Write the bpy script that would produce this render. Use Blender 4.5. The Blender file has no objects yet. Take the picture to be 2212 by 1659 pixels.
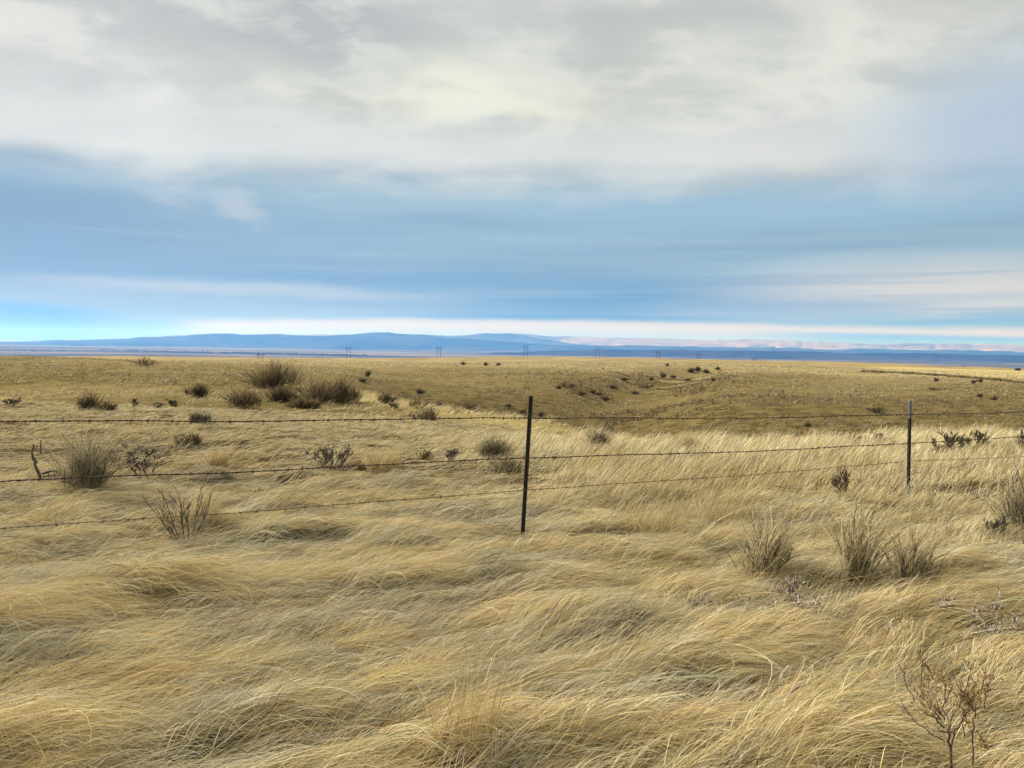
import bpy, math, random, time
import numpy as np
from mathutils import Matrix, Vector

T0 = time.time()
SC = bpy.context.scene
COL = SC.collection
PI = math.pi
RNG = np.random.default_rng(11)

# ---------------------------------------------------------------- camera
EYE = 1.6
FPX = 1661.0                      # focal length in units of a 2212 wide picture
PITCH, ROLL = 0.0490, 0.0140
CAM = Matrix.Rotation(PI / 2 - PITCH, 3, 'X') @ Matrix.Rotation(ROLL, 3, 'Z')
cd = bpy.data.cameras.new('camera')
cd.sensor_width = 36.0
cd.lens = FPX / 2212.0 * 36.0
cd.clip_start, cd.clip_end = 0.05, 200000.0
cam = bpy.data.objects.new('camera', cd)
cam.matrix_world = Matrix.Translation((0, 0, EYE)) @ CAM.to_4x4()
COL.objects.link(cam)
SC.camera = cam


def ray(x, y):
    """survey direction for a reading (x, y) on the 2212 wide photograph, scaled to one metre ahead"""
    d = CAM @ Vector(((x - 1106.0) / FPX, -(y - 829.5) / FPX, -1.0))
    return d / d.y


def azel(x, y):
    d = ray(x, y)
    return math.degrees(math.atan2(d.x, d.y)), math.degrees(math.atan2(d.z, math.hypot(d.x, d.y)))


# ---------------------------------------------------------------- noise
def _hash(ix, iy, seed):
    h = (ix.astype(np.int64) * 374761393 + iy.astype(np.int64) * 668265263 + seed * 974634777) & 0xFFFFFFFF
    h = ((h ^ (h >> 13)) * 1274126177) & 0xFFFFFFFF
    h = (h ^ (h >> 16)) & 0xFFFFFFFF
    return h.astype(np.float64) / 2147483648.0 - 1.0


def vn(x, y, seed=0):
    x = np.asarray(x, float); y = np.asarray(y, float)
    xi, yi = np.floor(x), np.floor(y)
    fx, fy = x - xi, y - yi
    fx = fx * fx * fx * (fx * (fx * 6 - 15) + 10); fy = fy * fy * fy * (fy * (fy * 6 - 15) + 10)
    a, b = _hash(xi, yi, seed), _hash(xi + 1, yi, seed)
    c, d = _hash(xi, yi + 1, seed), _hash(xi + 1, yi + 1, seed)
    return (a * (1 - fx) + b * fx) * (1 - fy) + (c * (1 - fx) + d * fx) * fy


def fbm(x, y, seed=0, octs=3):
    s, a, t = 0.0, 1.0, 0.0
    for o in range(octs):
        s = s + a * vn(x * 2 ** o + 17.3 * o, y * 2 ** o - 9.1 * o, seed + o)
        t += a; a *= 0.5
    return s / t


def sstep(a, b, x):
    t = np.clip((np.asarray(x, float) - a) / (b - a), 0, 1)
    return t * t * (3 - 2 * t)


# ---------------------------------------------------------------- terrain survey
CX = [-300, 0, 300, 600, 900, 1080, 1250, 1500, 1800, 2212, 2550]
RINGS = [
    (2.9, [1659] * 11),
    (4.9, [1280, 1280, 1290, 1300, 1310, 1311, 1311, 1308, 1306, 1303, 1300]),
    (7.1, [1125, 1130, 1140, 1150, 1160, 1165, 1167, 1172, 1178, 1185, 1190]),
    (10.4, [1005, 1010, 1015, 1025, 1035, 1040, 1045, 1055, 1068, 1070, 1072]),
    (17, [905, 910, 915, 928, 948, 960, 968, 968, 965, 955, 950]),
    (21, [885, 888, 890, 903, 922, 938, 955, 975, 972, 960, 955]),
    (27, [860, 862, 862, 873, 892, 907, 930, 1010, 1020, 1010, 1000]),
    (34, [838, 840, 840, 852, 874, 896, 960, 985, 985, 980, 975]),
    (42, [818, 820, 822, 836, 866, 935, 950, 950, 945, 940, 935]),
    (55, [800, 800, 805, 819, 880, 895, 900, 903, 905, 900, 895]),
    (75, [787, 787, 792, 808, 848, 852, 855, 858, 865, 862, 860]),
    (100, [774, 774, 780, 797, 822, 824, 826, 828, 840, 838, 836]),
    (140, [776, 776, 783, 790, 804, 805, 805, 806, 818, 822, 822]),
    (200, [780, 780, 785, 786, 790, 790, 790, 791, 800, 812, 813]),
    (350, [780, 780, 779, 780, 784, 784, 784, 785, 791, 804, 806]),
    (600, [777, 777, 774, 777, 779, 778, 778, 780, 786, 799, 802]),
    (1000, [770, 770, 771, 774, 773, 771, 771, 776, 782, 796, 799]),
]
UF = np.linspace(-1.25, 1.25, 401)


def hermite(xs, ys, xq):
    xs, ys = np.array(xs, float), np.array(ys, float)
    m = np.gradient(ys, xs)
    i = np.clip(np.searchsorted(xs, xq) - 1, 0, len(xs) - 2)
    h = xs[i + 1] - xs[i]
    t = np.clip((xq - xs[i]) / h, 0, 1)
    return ((1 + 2 * t) * (1 - t) ** 2 * ys[i] + t * (1 - t) ** 2 * h * m[i]
            + t * t * (3 - 2 * t) * ys[i + 1] + t * t * (t - 1) * h * m[i + 1])


rows, ly = [], []
for Y in (0.5, 1.0, 1.9):
    rows.append(np.full_like(UF, -1.59)); ly.append(math.log(Y))
for Y, ys in RINGS:
    rs = [ray(x, y) for x, y in zip(CX, ys)]
    rows.append(hermite([r.x for r in rs], [r.z * Y for r in rs], UF)); ly.append(math.log(Y))
for Y, drop in ((1500, 50.0), (2200, 85.0), (4000, 104.0), (9000, 108.0), (20000, 112.0), (45000, 118.0), (90000, 130.0)):
    rows.append(np.full_like(UF, -drop)); ly.append(math.log(Y))
ly = np.array(ly); rows = np.array(rows)


def pchip_rows(x, Yr, xq):
    h = np.diff(x)[:, None]; d = np.diff(Yr, axis=0) / h
    m = np.zeros_like(Yr)
    w1, w2 = 2 * h[1:] + h[:-1], h[1:] + 2 * h[:-1]
    ok = (d[:-1] * d[1:]) > 0
    with np.errstate(all='ignore'):
        mm = (w1 + w2) / (w1 / d[:-1] + w2 / d[1:])
    m[1:-1] = np.where(ok, mm, 0); m[0] = d[0]; m[-1] = d[-1]
    i = np.clip(np.searchsorted(x, xq) - 1, 0, len(x) - 2)
    hh = (x[i + 1] - x[i])[:, None]; t = ((xq - x[i]) / (x[i + 1] - x[i]))[:, None]
    return ((1 + 2 * t) * (1 - t) ** 2 * Yr[i] + t * (1 - t) ** 2 * hh * m[i]
            + t * t * (3 - 2 * t) * Yr[i + 1] + t * t * (t - 1) * hh * m[i + 1])


LYF = np.linspace(ly[0], ly[-1], 900)
TAB = pchip_rows(ly, rows, LYF)
AZM = math.atan(1.25)


def base_z(X, Y):
    X = np.asarray(X, float); Y = np.asarray(Y, float)
    r = np.hypot(X, Y); az = np.clip(np.arctan2(X, Y), -AZM, AZM)
    Ye = np.clip(r * np.cos(az), 0.51, 89000)
    fu = (np.tan(az) - UF[0]) / (UF[1] - UF[0]); fl = (np.log(Ye) - LYF[0]) / (LYF[1] - LYF[0])
    iu = np.clip(fu.astype(int), 0, len(UF) - 2); il = np.clip(fl.astype(int), 0, len(LYF) - 2)
    fu, fl = fu - iu, fl - il
    z = ((TAB[il, iu] * (1 - fu) + TAB[il, iu + 1] * fu) * (1 - fl)
         + (TAB[il + 1, iu] * (1 - fu) + TAB[il + 1, iu + 1] * fu) * fl)
    return EYE + z


GUL = [(ray(a, b).x * d, d) for a, b, d in ((1500, 790, 175), (1455, 802, 150), (1425, 815, 122), (1380, 832, 96), (1330, 850, 78), (1290, 880, 62), (1270, 920, 50), (1330, 960, 41), (1500, 980, 34))]


def gully(X, Y):
    best = np.full(np.shape(X), 1e9)
    for (x0, y0), (x1, y1) in zip(GUL[:-1], GUL[1:]):
        L2 = (x1 - x0) ** 2 + (y1 - y0) ** 2
        s = np.clip(((X - x0) * (x1 - x0) + (Y - y0) * (y1 - y0)) / L2, 0, 1)
        best = np.minimum(best, np.hypot(X - x0 - s * (x1 - x0), Y - y0 - s * (y1 - y0)))
    return best


def ground(X, Y):
    X = np.asarray(X, float); Y = np.asarray(Y, float)
    r = np.hypot(X, Y)
    z = base_z(X, Y)
    a, b = X * 0.96 + Y * 0.28, -X * 0.28 + Y * 0.96           # wind-laid hummocks of the thatch
    near = 1 - sstep(9, 26, r)
    z = z + near * (0.10 * np.maximum(vn(a / 0.9, b / 0.42, 5), -0.3) + 0.035 * vn(a / 0.5, b / 0.24, 6))
    mid = sstep(12, 30, r) * (1 - sstep(130, 300, r))
    z = z + mid * (0.16 * fbm(X / 9, Y / 9, 21, 3) + 0.09 * vn(X / 1.9, Y / 1.5, 24))
    slope = sstep(45, 70, r) * (1 - sstep(160, 260, r))
    z = z + slope * (0.55 * fbm(X / 26, Y / 30, 27, 2))
    if np.ndim(X) and np.any((r > 35) & (r < 260)):
        gd = gully(X, Y)
        z = z - 2.3 * np.exp(-(gd / 8.0) ** 2) * sstep(38, 55, r)
    far = sstep(200, 450, r) * (1 - sstep(1100, 1800, r))
    z = z + far * (1.5 * fbm(X / 130, Y / 95, 31, 3))
    val = sstep(1500, 4000, r)
    z = z + val * 9.0 * fbm(X / 2600, Y / 2600, 41, 3)
    return z


def hit(x, y, ymin=2.0, ymax=2500.0):
    """where the sight line of a reading meets the ground"""
    d = ray(x, y)
    Y = np.exp(np.linspace(math.log(ymin), math.log(ymax), 3000))
    below = (EYE + d.z * Y) <= ground(d.x * Y, Y)
    k = int(np.argmax(below)) if below.any() else 2999
    return d.x * Y[k], Y[k]


# ---------------------------------------------------------------- node helpers
class V:
    def __init__(s, t, o): s.t, s.o = t, o

    def _m(s, op, b=None, c=None, clamp=False):
        n = s.t.nodes.new('ShaderNodeMath'); n.operation = op; n.use_clamp = clamp
        for i, q in enumerate((s, b, c)):
            if q is None: continue
            if isinstance(q, V): s.t.links.new(q.o, n.inputs[i])
            else: n.inputs[i].default_value = float(q)
        return V(s.t, n.outputs[0])

    def __add__(s, b): return s._m('ADD', b)
    __radd__ = __add__
    def __sub__(s, b): return s._m('SUBTRACT', b)
    def __rsub__(s, b): return (s * -1.0) + b
    def __mul__(s, b): return s._m('MULTIPLY', b)
    __rmul__ = __mul__
    def __truediv__(s, b): return s._m('DIVIDE', b)
    def max(s, b): return s._m('MAXIMUM', b)
    def min(s, b): return s._m('MINIMUM', b)
    def abs(s): return s._m('ABSOLUTE')
    def sqrt(s): return s._m('SQRT')
    def clamp(s): return s._m('ADD', 0.0, clamp=True)

    def step(s, a, b):
        n = s.t.nodes.new('ShaderNodeMapRange'); n.interpolation_type = 'SMOOTHSTEP'
        s.t.links.new(s.o, n.inputs['Value'])
        for nm, q in (('From Min', a), ('From Max', b)):
            if isinstance(q, V): s.t.links.new(q.o, n.inputs[nm])
            else: n.inputs[nm].default_value = q
        return V(s.t, n.outputs['Result'])


def vec(t, x, y, z):
    n = t.nodes.new('ShaderNodeCombineXYZ')
    for i, q in enumerate((x, y, z)):
        if isinstance(q, V): t.links.new(q.o, n.inputs[i])
        else: n.inputs[i].default_value = q
    return n.outputs[0]


def noise(t, v, scale, detail=3, rough=0.5):
    n = t.nodes.new('ShaderNodeTexNoise'); n.inputs['Scale'].default_value = scale
    n.inputs['Detail'].default_value = detail; n.inputs['Roughness'].default_value = rough
    if v is not None: t.links.new(v, n.inputs['Vector'])
    return V(t, n.outputs['Fac'])


def mixc(t, f, a, b):
    n = t.nodes.new('ShaderNodeMix'); n.data_type = 'RGBA'; n.clamp_factor = True
    if isinstance(f, V): t.links.new(f.o, n.inputs['Factor'])
    else: n.inputs['Factor'].default_value = f
    for nm, q in ((6, a), (7, b)):
        if isinstance(q, tuple): n.inputs[nm].default_value = (q[0], q[1], q[2], 1)
        else: t.links.new(q, n.inputs[nm])
    return n.outputs[2]


def srgb(r, g, b):
    return tuple(((c / 255) / 12.92 if c <= 10 else ((c / 255 + 0.055) / 1.055) ** 2.4) for c in (r, g, b))


def material(name):
    m = bpy.data.materials.new(name); m.use_nodes = True
    t = m.node_tree
    for n in list(t.nodes): t.nodes.remove(n)
    out = t.nodes.new('ShaderNodeOutputMaterial')
    return m, t, out


def plain(name, base, var, scale=20.0, rough=0.8, metal=0.0, third=None, stretch=(1, 1, 1)):
    m, t, out = material(name)
    b = t.nodes.new('ShaderNodeBsdfPrincipled')
    tc = t.nodes.new('ShaderNodeTexCoord')
    mp = t.nodes.new('ShaderNodeMapping'); mp.inputs['Scale'].default_value = stretch
    t.links.new(tc.outputs['Object'], mp.inputs['Vector'])
    n = noise(t, mp.outputs[0], scale, 5, 0.6).step(0.35, 0.65)
    c = mixc(t, n, base, var)
    if third:
        n2 = noise(t, mp.outputs[0], scale * 2.7, 4, 0.65).step(0.56, 0.66)
        c = mixc(t, n2, c, third)
    t.links.new(c, b.inputs['Base Color'])
    b.inputs['Roughness'].default_value = rough; b.inputs['Metallic'].default_value = metal
    t.links.new(b.outputs[0], out.inputs['Surface'])
    return m


def blade_material(name, trans=0.3):
    """dry plant matter: each blade carries its own colour"""
    m, t, out = material(name)
    at = t.nodes.new('ShaderNodeAttribute'); at.attribute_name = 'Col'
    d = t.nodes.new('ShaderNodeBsdfDiffuse'); tr = t.nodes.new('ShaderNodeBsdfTranslucent')
    mx = t.nodes.new('ShaderNodeMixShader'); mx.inputs[0].default_value = trans
    t.links.new(at.outputs['Color'], d.inputs['Color']); t.links.new(at.outputs['Color'], tr.inputs['Color'])
    t.links.new(d.outputs[0], mx.inputs[1]); t.links.new(tr.outputs[0], mx.inputs[2])
    t.links.new(mx.outputs[0], out.inputs['Surface'])
    return m


# ---------------------------------------------------------------- object helpers
def tag(o, label=None, cat=None, group=None, kind=None):
    if label: o['label'] = label
    if cat: o['category'] = cat
    if group: o['group'] = group
    if kind: o['kind'] = kind
    return o


def empty(name, loc, rz=0.0):
    o = bpy.data.objects.new(name, None); COL.objects.link(o)
    o.location = loc; o.rotation_euler = (0, 0, rz); o.empty_display_size = 0.2
    return o


def build(name, verts, faces, mats, parent=None, mi=None, col=None, smooth=True, loc=None):
    """verts (n,3) array, faces: list of (m,k) int arrays"""
    verts = np.asarray(verts, np.float32)
    me = bpy.data.meshes.new(name)
    faces = [np.asarray(f, np.int32) for f in faces if len(f)]
    loops = np.concatenate([f.ravel() for f in faces])
    tot = np.concatenate([np.full(len(f), f.shape[1], np.int32) for f in faces])
    start = np.concatenate([[0], np.cumsum(tot)[:-1]]).astype(np.int32)
    me.vertices.add(len(verts)); me.vertices.foreach_set('co', verts.ravel())
    me.loops.add(len(loops)); me.loops.foreach_set('vertex_index', loops)
    me.polygons.add(len(tot)); me.polygons.foreach_set('loop_start', start)
    try: me.polygons.foreach_set('loop_total', tot)
    except Exception: pass
    for m in (mats if isinstance(mats, (list, tuple)) else [mats]): me.materials.append(m)
    if mi is not None: me.polygons.foreach_set('material_index', np.asarray(mi, np.int32))
    me.polygons.foreach_set('use_smooth', np.full(len(tot), smooth, bool))
    me.update(calc_edges=True)
    if col is not None:
        a = me.attributes.new('Col', 'FLOAT_COLOR', 'POINT')
        c4 = np.ones((len(verts), 4), np.float32); c4[:, :3] = col
        a.data.foreach_set('color', c4.ravel())
    o = bpy.data.objects.new(name, me); COL.objects.link(o)
    if parent: o.parent = parent
    if loc is not None: o.location = loc
    return o


class MB:
    """gathers simple solids into one mesh"""
    def __init__(s): s.v, s.f, s.c, s.n = [], [], [], 0

    def add(s, v, faces, col=None):
        v = np.asarray(v, float)
        s.v.append(v)
        for f in faces: s.f.append(np.asarray(f, np.int32) + s.n)
        if col is not None: s.c.append(np.broadcast_to(np.asarray(col, float), (len(v), 3)))
        s.n += len(v)

    def tube(s, pts, rad, sides=5, cap=True, col=None):
        pts = np.asarray(pts, float); k = len(pts)
        rad = np.broadcast_to(np.asarray(rad, float), (k,))
        tan = np.gradient(pts, axis=0); tan /= np.linalg.norm(tan, axis=1)[:, None] + 1e-12
        ref = np.array([0, 0, 1.0]) if abs(tan[0, 2]) < 0.9 else np.array([1.0, 0, 0])
        u = np.cross(tan, ref); u /= np.linalg.norm(u, axis=1)[:, None] + 1e-12
        w = np.cross(tan, u)
        a = np.arange(sides) * 2 * PI / sides
        ring = pts[:, None] + rad[:, None, None] * (np.cos(a)[None, :, None] * u[:, None] + np.sin(a)[None, :, None] * w[:, None])
        i = np.arange(k - 1)[:, None] * sides; j = np.arange(sides)[None]; j2 = (j + 1) % sides
        q = np.stack([i + j, i + j2, i + sides + j2, i + sides + j], -1).reshape(-1, 4)
        fs = [q]
        if cap: fs += [np.arange(sides)[::-1][None], (np.arange(sides) + (k - 1) * sides)[None]]
        s.add(ring.reshape(-1, 3), fs, col)

    def box(s, c, size, rot=None):
        x, y, z = np.array(size) / 2
        v = np.array([[-x, -y, -z], [x, -y, -z], [x, y, -z], [-x, y, -z], [-x, -y, z], [x, -y, z], [x, y, z], [-x, y, z]])
        if rot is not None: v = v @ np.array(rot).T
        s.add(v + np.array(c), [np.array([[3, 2, 1, 0], [4, 5, 6, 7], [0, 1, 5, 4], [1, 2, 6, 5], [2, 3, 7, 6], [3, 0, 4, 7]])])

    def prism(s, outline, z0, z1):
        o = np.asarray(outline, float); n = len(o)
        v = np.concatenate([np.c_[o, np.full(n, z0)], np.c_[o, np.full(n, z1)]])
        i = np.arange(n); j = (i + 1) % n
        s.add(v, [np.stack([i, j, j + n, i + n], -1), i[::-1][None], (i + n)[None]])

    def ribbons(s, P, width, side, col):
        """P (n,k,3), width (n,k), side (n,k,3), col (n,3)"""
        n, k = P.shape[:2]
        v = np.stack([P - side * width[..., None] / 2, P + side * width[..., None] / 2], 2).reshape(-1, 3)
        b = (np.arange(n) * k * 2)[:, None] + (np.arange(k - 1) * 2)[None]
        q = np.stack([b, b + 1, b + 3, b + 2], -1).reshape(-1, 4)
        s.v.append(v); s.f.append(q.astype(np.int32) + s.n)
        s.c.append(np.repeat(col, k * 2, axis=0) if col.ndim == 2 else np.repeat(col.reshape(-1, 3), 2, axis=0))
        s.n += len(v)

    def build(s, name, mats, parent=None, smooth=True, loc=None):
        by = {}
        for f in s.f: by.setdefault(f.shape[1], []).append(f)
        col = np.concatenate(s.c) if s.c else None
        return build(name, np.concatenate(s.v), [np.concatenate(x) for x in by.values()], mats, parent, None, col, smooth, loc)


def norm(a):
    return a / (np.linalg.norm(a, axis=-1, keepdims=True) + 1e-9)


# ---------------------------------------------------------------- sky
SUN_AZ, SUN_EL = math.radians(-46), math.radians(27)
W = bpy.data.worlds.new('World'); SC.world = W; W.use_nodes = True
t = W.node_tree
for n in list(t.nodes): t.nodes.remove(n)
wo = t.nodes.new('ShaderNodeOutputWorld')
nish = t.nodes.new('ShaderNodeTexSky'); nish.sky_type = 'NISHITA'; nish.sun_disc = False
nish.sun_elevation = SUN_EL; nish.sun_rotation = SUN_AZ
bg1 = t.nodes.new('ShaderNodeBackground'); bg1.inputs['Strength'].default_value = 0.05
t.links.new(nish.outputs[0], bg1.inputs['Color'])
tc = t.nodes.new('ShaderNodeTexCoord'); sp = t.nodes.new('ShaderNodeSeparateXYZ')
t.links.new(tc.outputs['Generated'], sp.inputs[0])
x, y, z = (V(t, o) for o in sp.outputs)
r = (x * x + y * y).sqrt()
el = z._m('ARCTAN2', r) * (180 / PI)
az = x._m('ARCTAN2', y) * (180 / PI)
zz = z.max(0.0) + 0.22
cloud_v = vec(t, x / zz, y / zz, 0.0)                        # a flat cloud deck seen from below
n_big = noise(t, cloud_v, 0.62, 5, 0.52)
n_mid = noise(t, vec(t, x / zz * 0.7 + 7.0, y / zz, 2.0), 1.7, 6, 0.55)
n_str = noise(t, vec(t, az * 0.035, el * 0.42, 3.0), 1.0, 4, 0.5)
n_fine = noise(t, vec(t, az * 0.16, el * 0.5, 5.0), 1.0, 5, 0.55)
n_big2 = noise(t, vec(t, x / zz + 4.0, y / zz + 2.0, 1.0), 0.8, 5, 0.52)
n_mid2 = noise(t, vec(t, x / zz * 0.8 + 1.0, y / zz + 9.0, 4.0), 2.2, 6, 0.58)
n_mid3 = noise(t, vec(t, x / zz * 0.9 + 3.0 + n_mid * 0.5, y / zz * 1.2 + 5.0, 8.0), 3.6, 7, 0.6)
n_lay = noise(t, vec(t, az * 0.022 + 3.0, el * 1.15, 11.0), 1.0, 5, 0.55)
elw = el + (n_str - 0.5) * 1.6 + (n_fine - 0.5) * 0.8


def edge(pts, deg=2):
    p = [azel(*q) for q in pts]
    c = np.polyfit([q[0] for q in p], [q[1] for q in p], deg)
    azc = az.max(-60.0).min(60.0)
    if deg == 1: return azc * float(c[0]) + float(c[1])
    return azc * azc * float(c[0]) + azc * float(c[1]) + float(c[2])


def e_line_mix(e):
    return e.step(11.0, 13.5) * (1.0 - e.step(14.0, 17.0))


def blob(x0, y0, hw, hh, e=None, soft=1.0, tilt=0.0, a=None):
    a0, e0 = azel(x0, y0)
    aw, eh = hw * 0.032, hh * 0.033
    dx = ((a or az) - a0) / aw; dy = ((e or el) - e0 - (az - a0) * tilt) / eh
    d = (dx * dx + dy * dy).sqrt()
    return 1.0 - d.step(1.0 - 0.75 * soft, 1.0 + 0.5 * soft)


K = 1.0
# upper cloud deck
azk = az + (n_mid - 0.5) * 16.0 + (n_big - 0.5) * 10.0
elk = el + (n_big2 - 0.5) * 7.0 + (n_mid2 - 0.5) * 8.0 + (n_mid3 - 0.5) * 5.0
lum = (n_big * 0.62 + n_mid2 * 0.38)
c_deck = mixc(t, lum.step(0.38, 0.62), srgb(190, 192, 191), srgb(232, 232, 226))
for bx, by, hw, hh, amt, cc in ((950, 215, 520, 75, .95, (240, 240, 223)), (420, 265, 560, 60, .7, (224, 225, 220)), (620, 60, 330, 90, .85, (183, 185, 185)),
                                (700, 130, 170, 70, .8, (188, 190, 188)), (245, 150, 150, 50, .9, (234, 235, 230)), (1000, 215, 260, 60, .8, (242, 242, 226)), (100, 110, 180, 110, .6, (190, 191, 193)),
                                (1330, 170, 270, 80, .85, (199, 200, 193)), (1480, 40, 260, 45, .7, (193, 194, 189)), (1080, 60, 120, 60, .5, (222, 223, 216)),
                                (1780, 110, 330, 90, .75, (231, 232, 225)), (1700, 300, 500, 50, .6, (214, 215, 213)), (660, 228, 80, 22, .7, (201, 202, 192)),
                                (815, 236, 70, 22, .6, (205, 206, 196)), (1120, 180, 60, 40, .5, (226, 227, 216))):
    c_deck = mixc(t, blob(bx, by, hw, hh, elk, a=azk) * amt, c_deck, srgb(*cc))
c_deck = mixc(t, n_mid3.step(0.36, 0.54) * -0.55 + 0.55, c_deck, srgb(190, 191, 188))
c_deck = mixc(t, n_mid3.step(0.50, 0.64) * 0.55, c_deck, srgb(240, 240, 230))
c_deck = mixc(t, (e_line_mix(el)) * 0.75, c_deck, srgb(226, 227, 227))
c_deck = mixc(t, blob(2280, 270, 330, 150, elw, a=az + (n_mid - 0.5) * 6.0) * 0.85, c_deck, srgb(178, 198, 224))
# blue-grey shelf under it
c_shelf = mixc(t, n_str.step(0.3, 0.7), srgb(142, 172, 197), srgb(164, 193, 216))
c_shelf = mixc(t, blob(1800, 440, 700, 60, elw) * 0.9, c_shelf, srgb(160, 193, 226))
c_shelf = mixc(t, blob(-60, 500, 360, 130, elw) * 0.85, c_shelf, srgb(112, 148, 184))
c_shelf = mixc(t, blob(520, 545, 620, 90, elw) * 0.6, c_shelf, srgb(128, 160, 192))
c_shelf = mixc(t, blob(1050, 612, 900, 26, elw) * 0.7, c_shelf, srgb(112, 152, 192))
c_shelf = mixc(t, blob(1350, 655, 480, 36, elw) * 0.95, c_shelf, srgb(100, 144, 186))
c_shelf = mixc(t, blob(1220, 684, 420, 16, elw) * 0.9, c_shelf, srgb(88, 134, 184))
c_shelf = mixc(t, blob(520, 625, 420, 16, elw) * 0.9, c_shelf, srgb(186, 198, 214))
c_shelf = mixc(t, blob(620, 655, 520, 22, elw) * 0.6, c_shelf, srgb(158, 176, 200))
c_shelf = mixc(t, blob(2020, 615, 420, 62, elw, tilt=0.02) * 0.95, c_shelf, srgb(208, 211, 216))
c_shelf = mixc(t, blob(2120, 640, 260, 38, elw) * 0.9, c_shelf, srgb(224, 222, 217))
c_shelf = mixc(t, blob(1640, 672, 300, 20, elw) * 0.7, c_shelf, srgb(164, 182, 208))
c_shelf = mixc(t, blob(2130, 692, 330, 13, elw) * 0.9, c_shelf, srgb(130, 176, 216))
c_shelf = mixc(t, n_lay.step(0.50, 0.62) * (1.0 - el.step(5.0, 11.0)) * 0.30, c_shelf, srgb(112, 150, 188))
c_shelf = mixc(t, (1.0 - n_lay.step(0.36, 0.46)) * (1.0 - el.step(5.0, 11.0)) * 0.22, c_shelf, srgb(186, 202, 220))
for bx, by in ((360, 405), (505, 425)):
    c_shelf = mixc(t, blob(bx, by, 62, 52, elw, tilt=-0.55) * n_fine.step(0.4, 0.62) * 0.75, c_shelf, srgb(196, 206, 220))
grey_ = t.nodes.new('ShaderNodeMix'); grey_.data_type = 'RGBA'; grey_.blend_type = 'MULTIPLY'; grey_.inputs['Factor'].default_value = 1.0
t.links.new(c_shelf, grey_.inputs[6]); grey_.inputs[7].default_value = (0.97, 0.95, 0.86, 1)
c_shelf = grey_.outputs[2]
e1 = edge([(0, 345), (300, 365), (700, 385), (1106, 402), (1500, 408), (1900, 405), (2212, 398)])
m_deck = (elw + (n_fine - 0.5) * 1.6 + (n_mid3 - 0.5) * 1.8 - e1).step(-1.5, 2.2)
c_sky = mixc(t, m_deck, c_shelf, c_deck)
# low opening along the skyline
e2 = edge([(300, 688), (700, 690), (1106, 691), (1500, 697), (1900, 704), (2212, 709)])
m_low = 1.0 - (elw * 0.35 + el * 0.65 + (n_fine - 0.5) * 0.25 - e2).step(-0.36, 0.30)
c_low = mixc(t, (el - e2).step(-1.5, -0.35), (0.42, 0.52, 1.05), srgb(238, 224, 205))
c_low = mixc(t, az.step(14.0, 26.0) * (1.0 - (el - e2).step(-0.75, -0.35)), c_low, (0.22, 0.36, 1.3))
c_low = mixc(t, az.step(-26.0, -20.0), (0.18, 0.40, 1.4), c_low)
c_sky = mixc(t, m_low * az.step(-29.5, -23.0), c_sky, c_low)
e3 = edge([(0, 648), (150, 658), (350, 680)], 1)
c_gap = mixc(t, el.step(0.1, 2.4), (0.04, 0.21, 1.5), (0.10, 0.34, 1.15))
m_gap = (1.0 - (el - e3).step(-0.5, 0.2)) * (1.0 - az.step(-31.0, -24.5))
c_sky = mixc(t, m_gap, c_sky, c_gap)
warm = t.nodes.new('ShaderNodeMix'); warm.data_type = 'RGBA'; warm.blend_type = 'MULTIPLY'
t.links.new(el.step(10.0, 14.0).o, warm.inputs['Factor']); t.links.new(c_sky, warm.inputs[6]); warm.inputs[7].default_value = (1.0, 1.0, 0.95, 1)
c_sky = warm.outputs[2]
lowb = t.nodes.new('ShaderNodeMix'); lowb.data_type = 'RGBA'; lowb.blend_type = 'MULTIPLY'
t.links.new((1.0 - el.step(0.5, 8.0)).o, lowb.inputs['Factor']); t.links.new(c_sky, lowb.inputs[6]); lowb.inputs[7].default_value = (0.97, 0.97, 1.03, 1)
c_sky = lowb.outputs[2]
bg2 = t.nodes.new('ShaderNodeBackground'); bg2.inputs['Strength'].default_value = 0.635
t.links.new(c_sky, bg2.inputs['Color'])
mx = t.nodes.new('ShaderNodeMixShader'); mx.inputs[0].default_value = 0.94
t.links.new(bg1.outputs[0], mx.inputs[1]); t.links.new(bg2.outputs[0], mx.inputs[2])
t.links.new(mx.outputs[0], wo.inputs['Surface'])

sl = bpy.data.lights.new('sun', 'SUN'); sl.energy = 5.0; sl.angle = math.radians(9); sl.color = (1.0, 0.95, 0.86)
so = bpy.data.objects.new('sun', sl); COL.objects.link(so)
sd = Vector((math.sin(SUN_AZ) * math.cos(SUN_EL), math.cos(SUN_AZ) * math.cos(SUN_EL), math.sin(SUN_EL)))
so.rotation_euler = sd.to_track_quat('Z', 'Y').to_euler(); so.location = (0, 0, 40)

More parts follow.
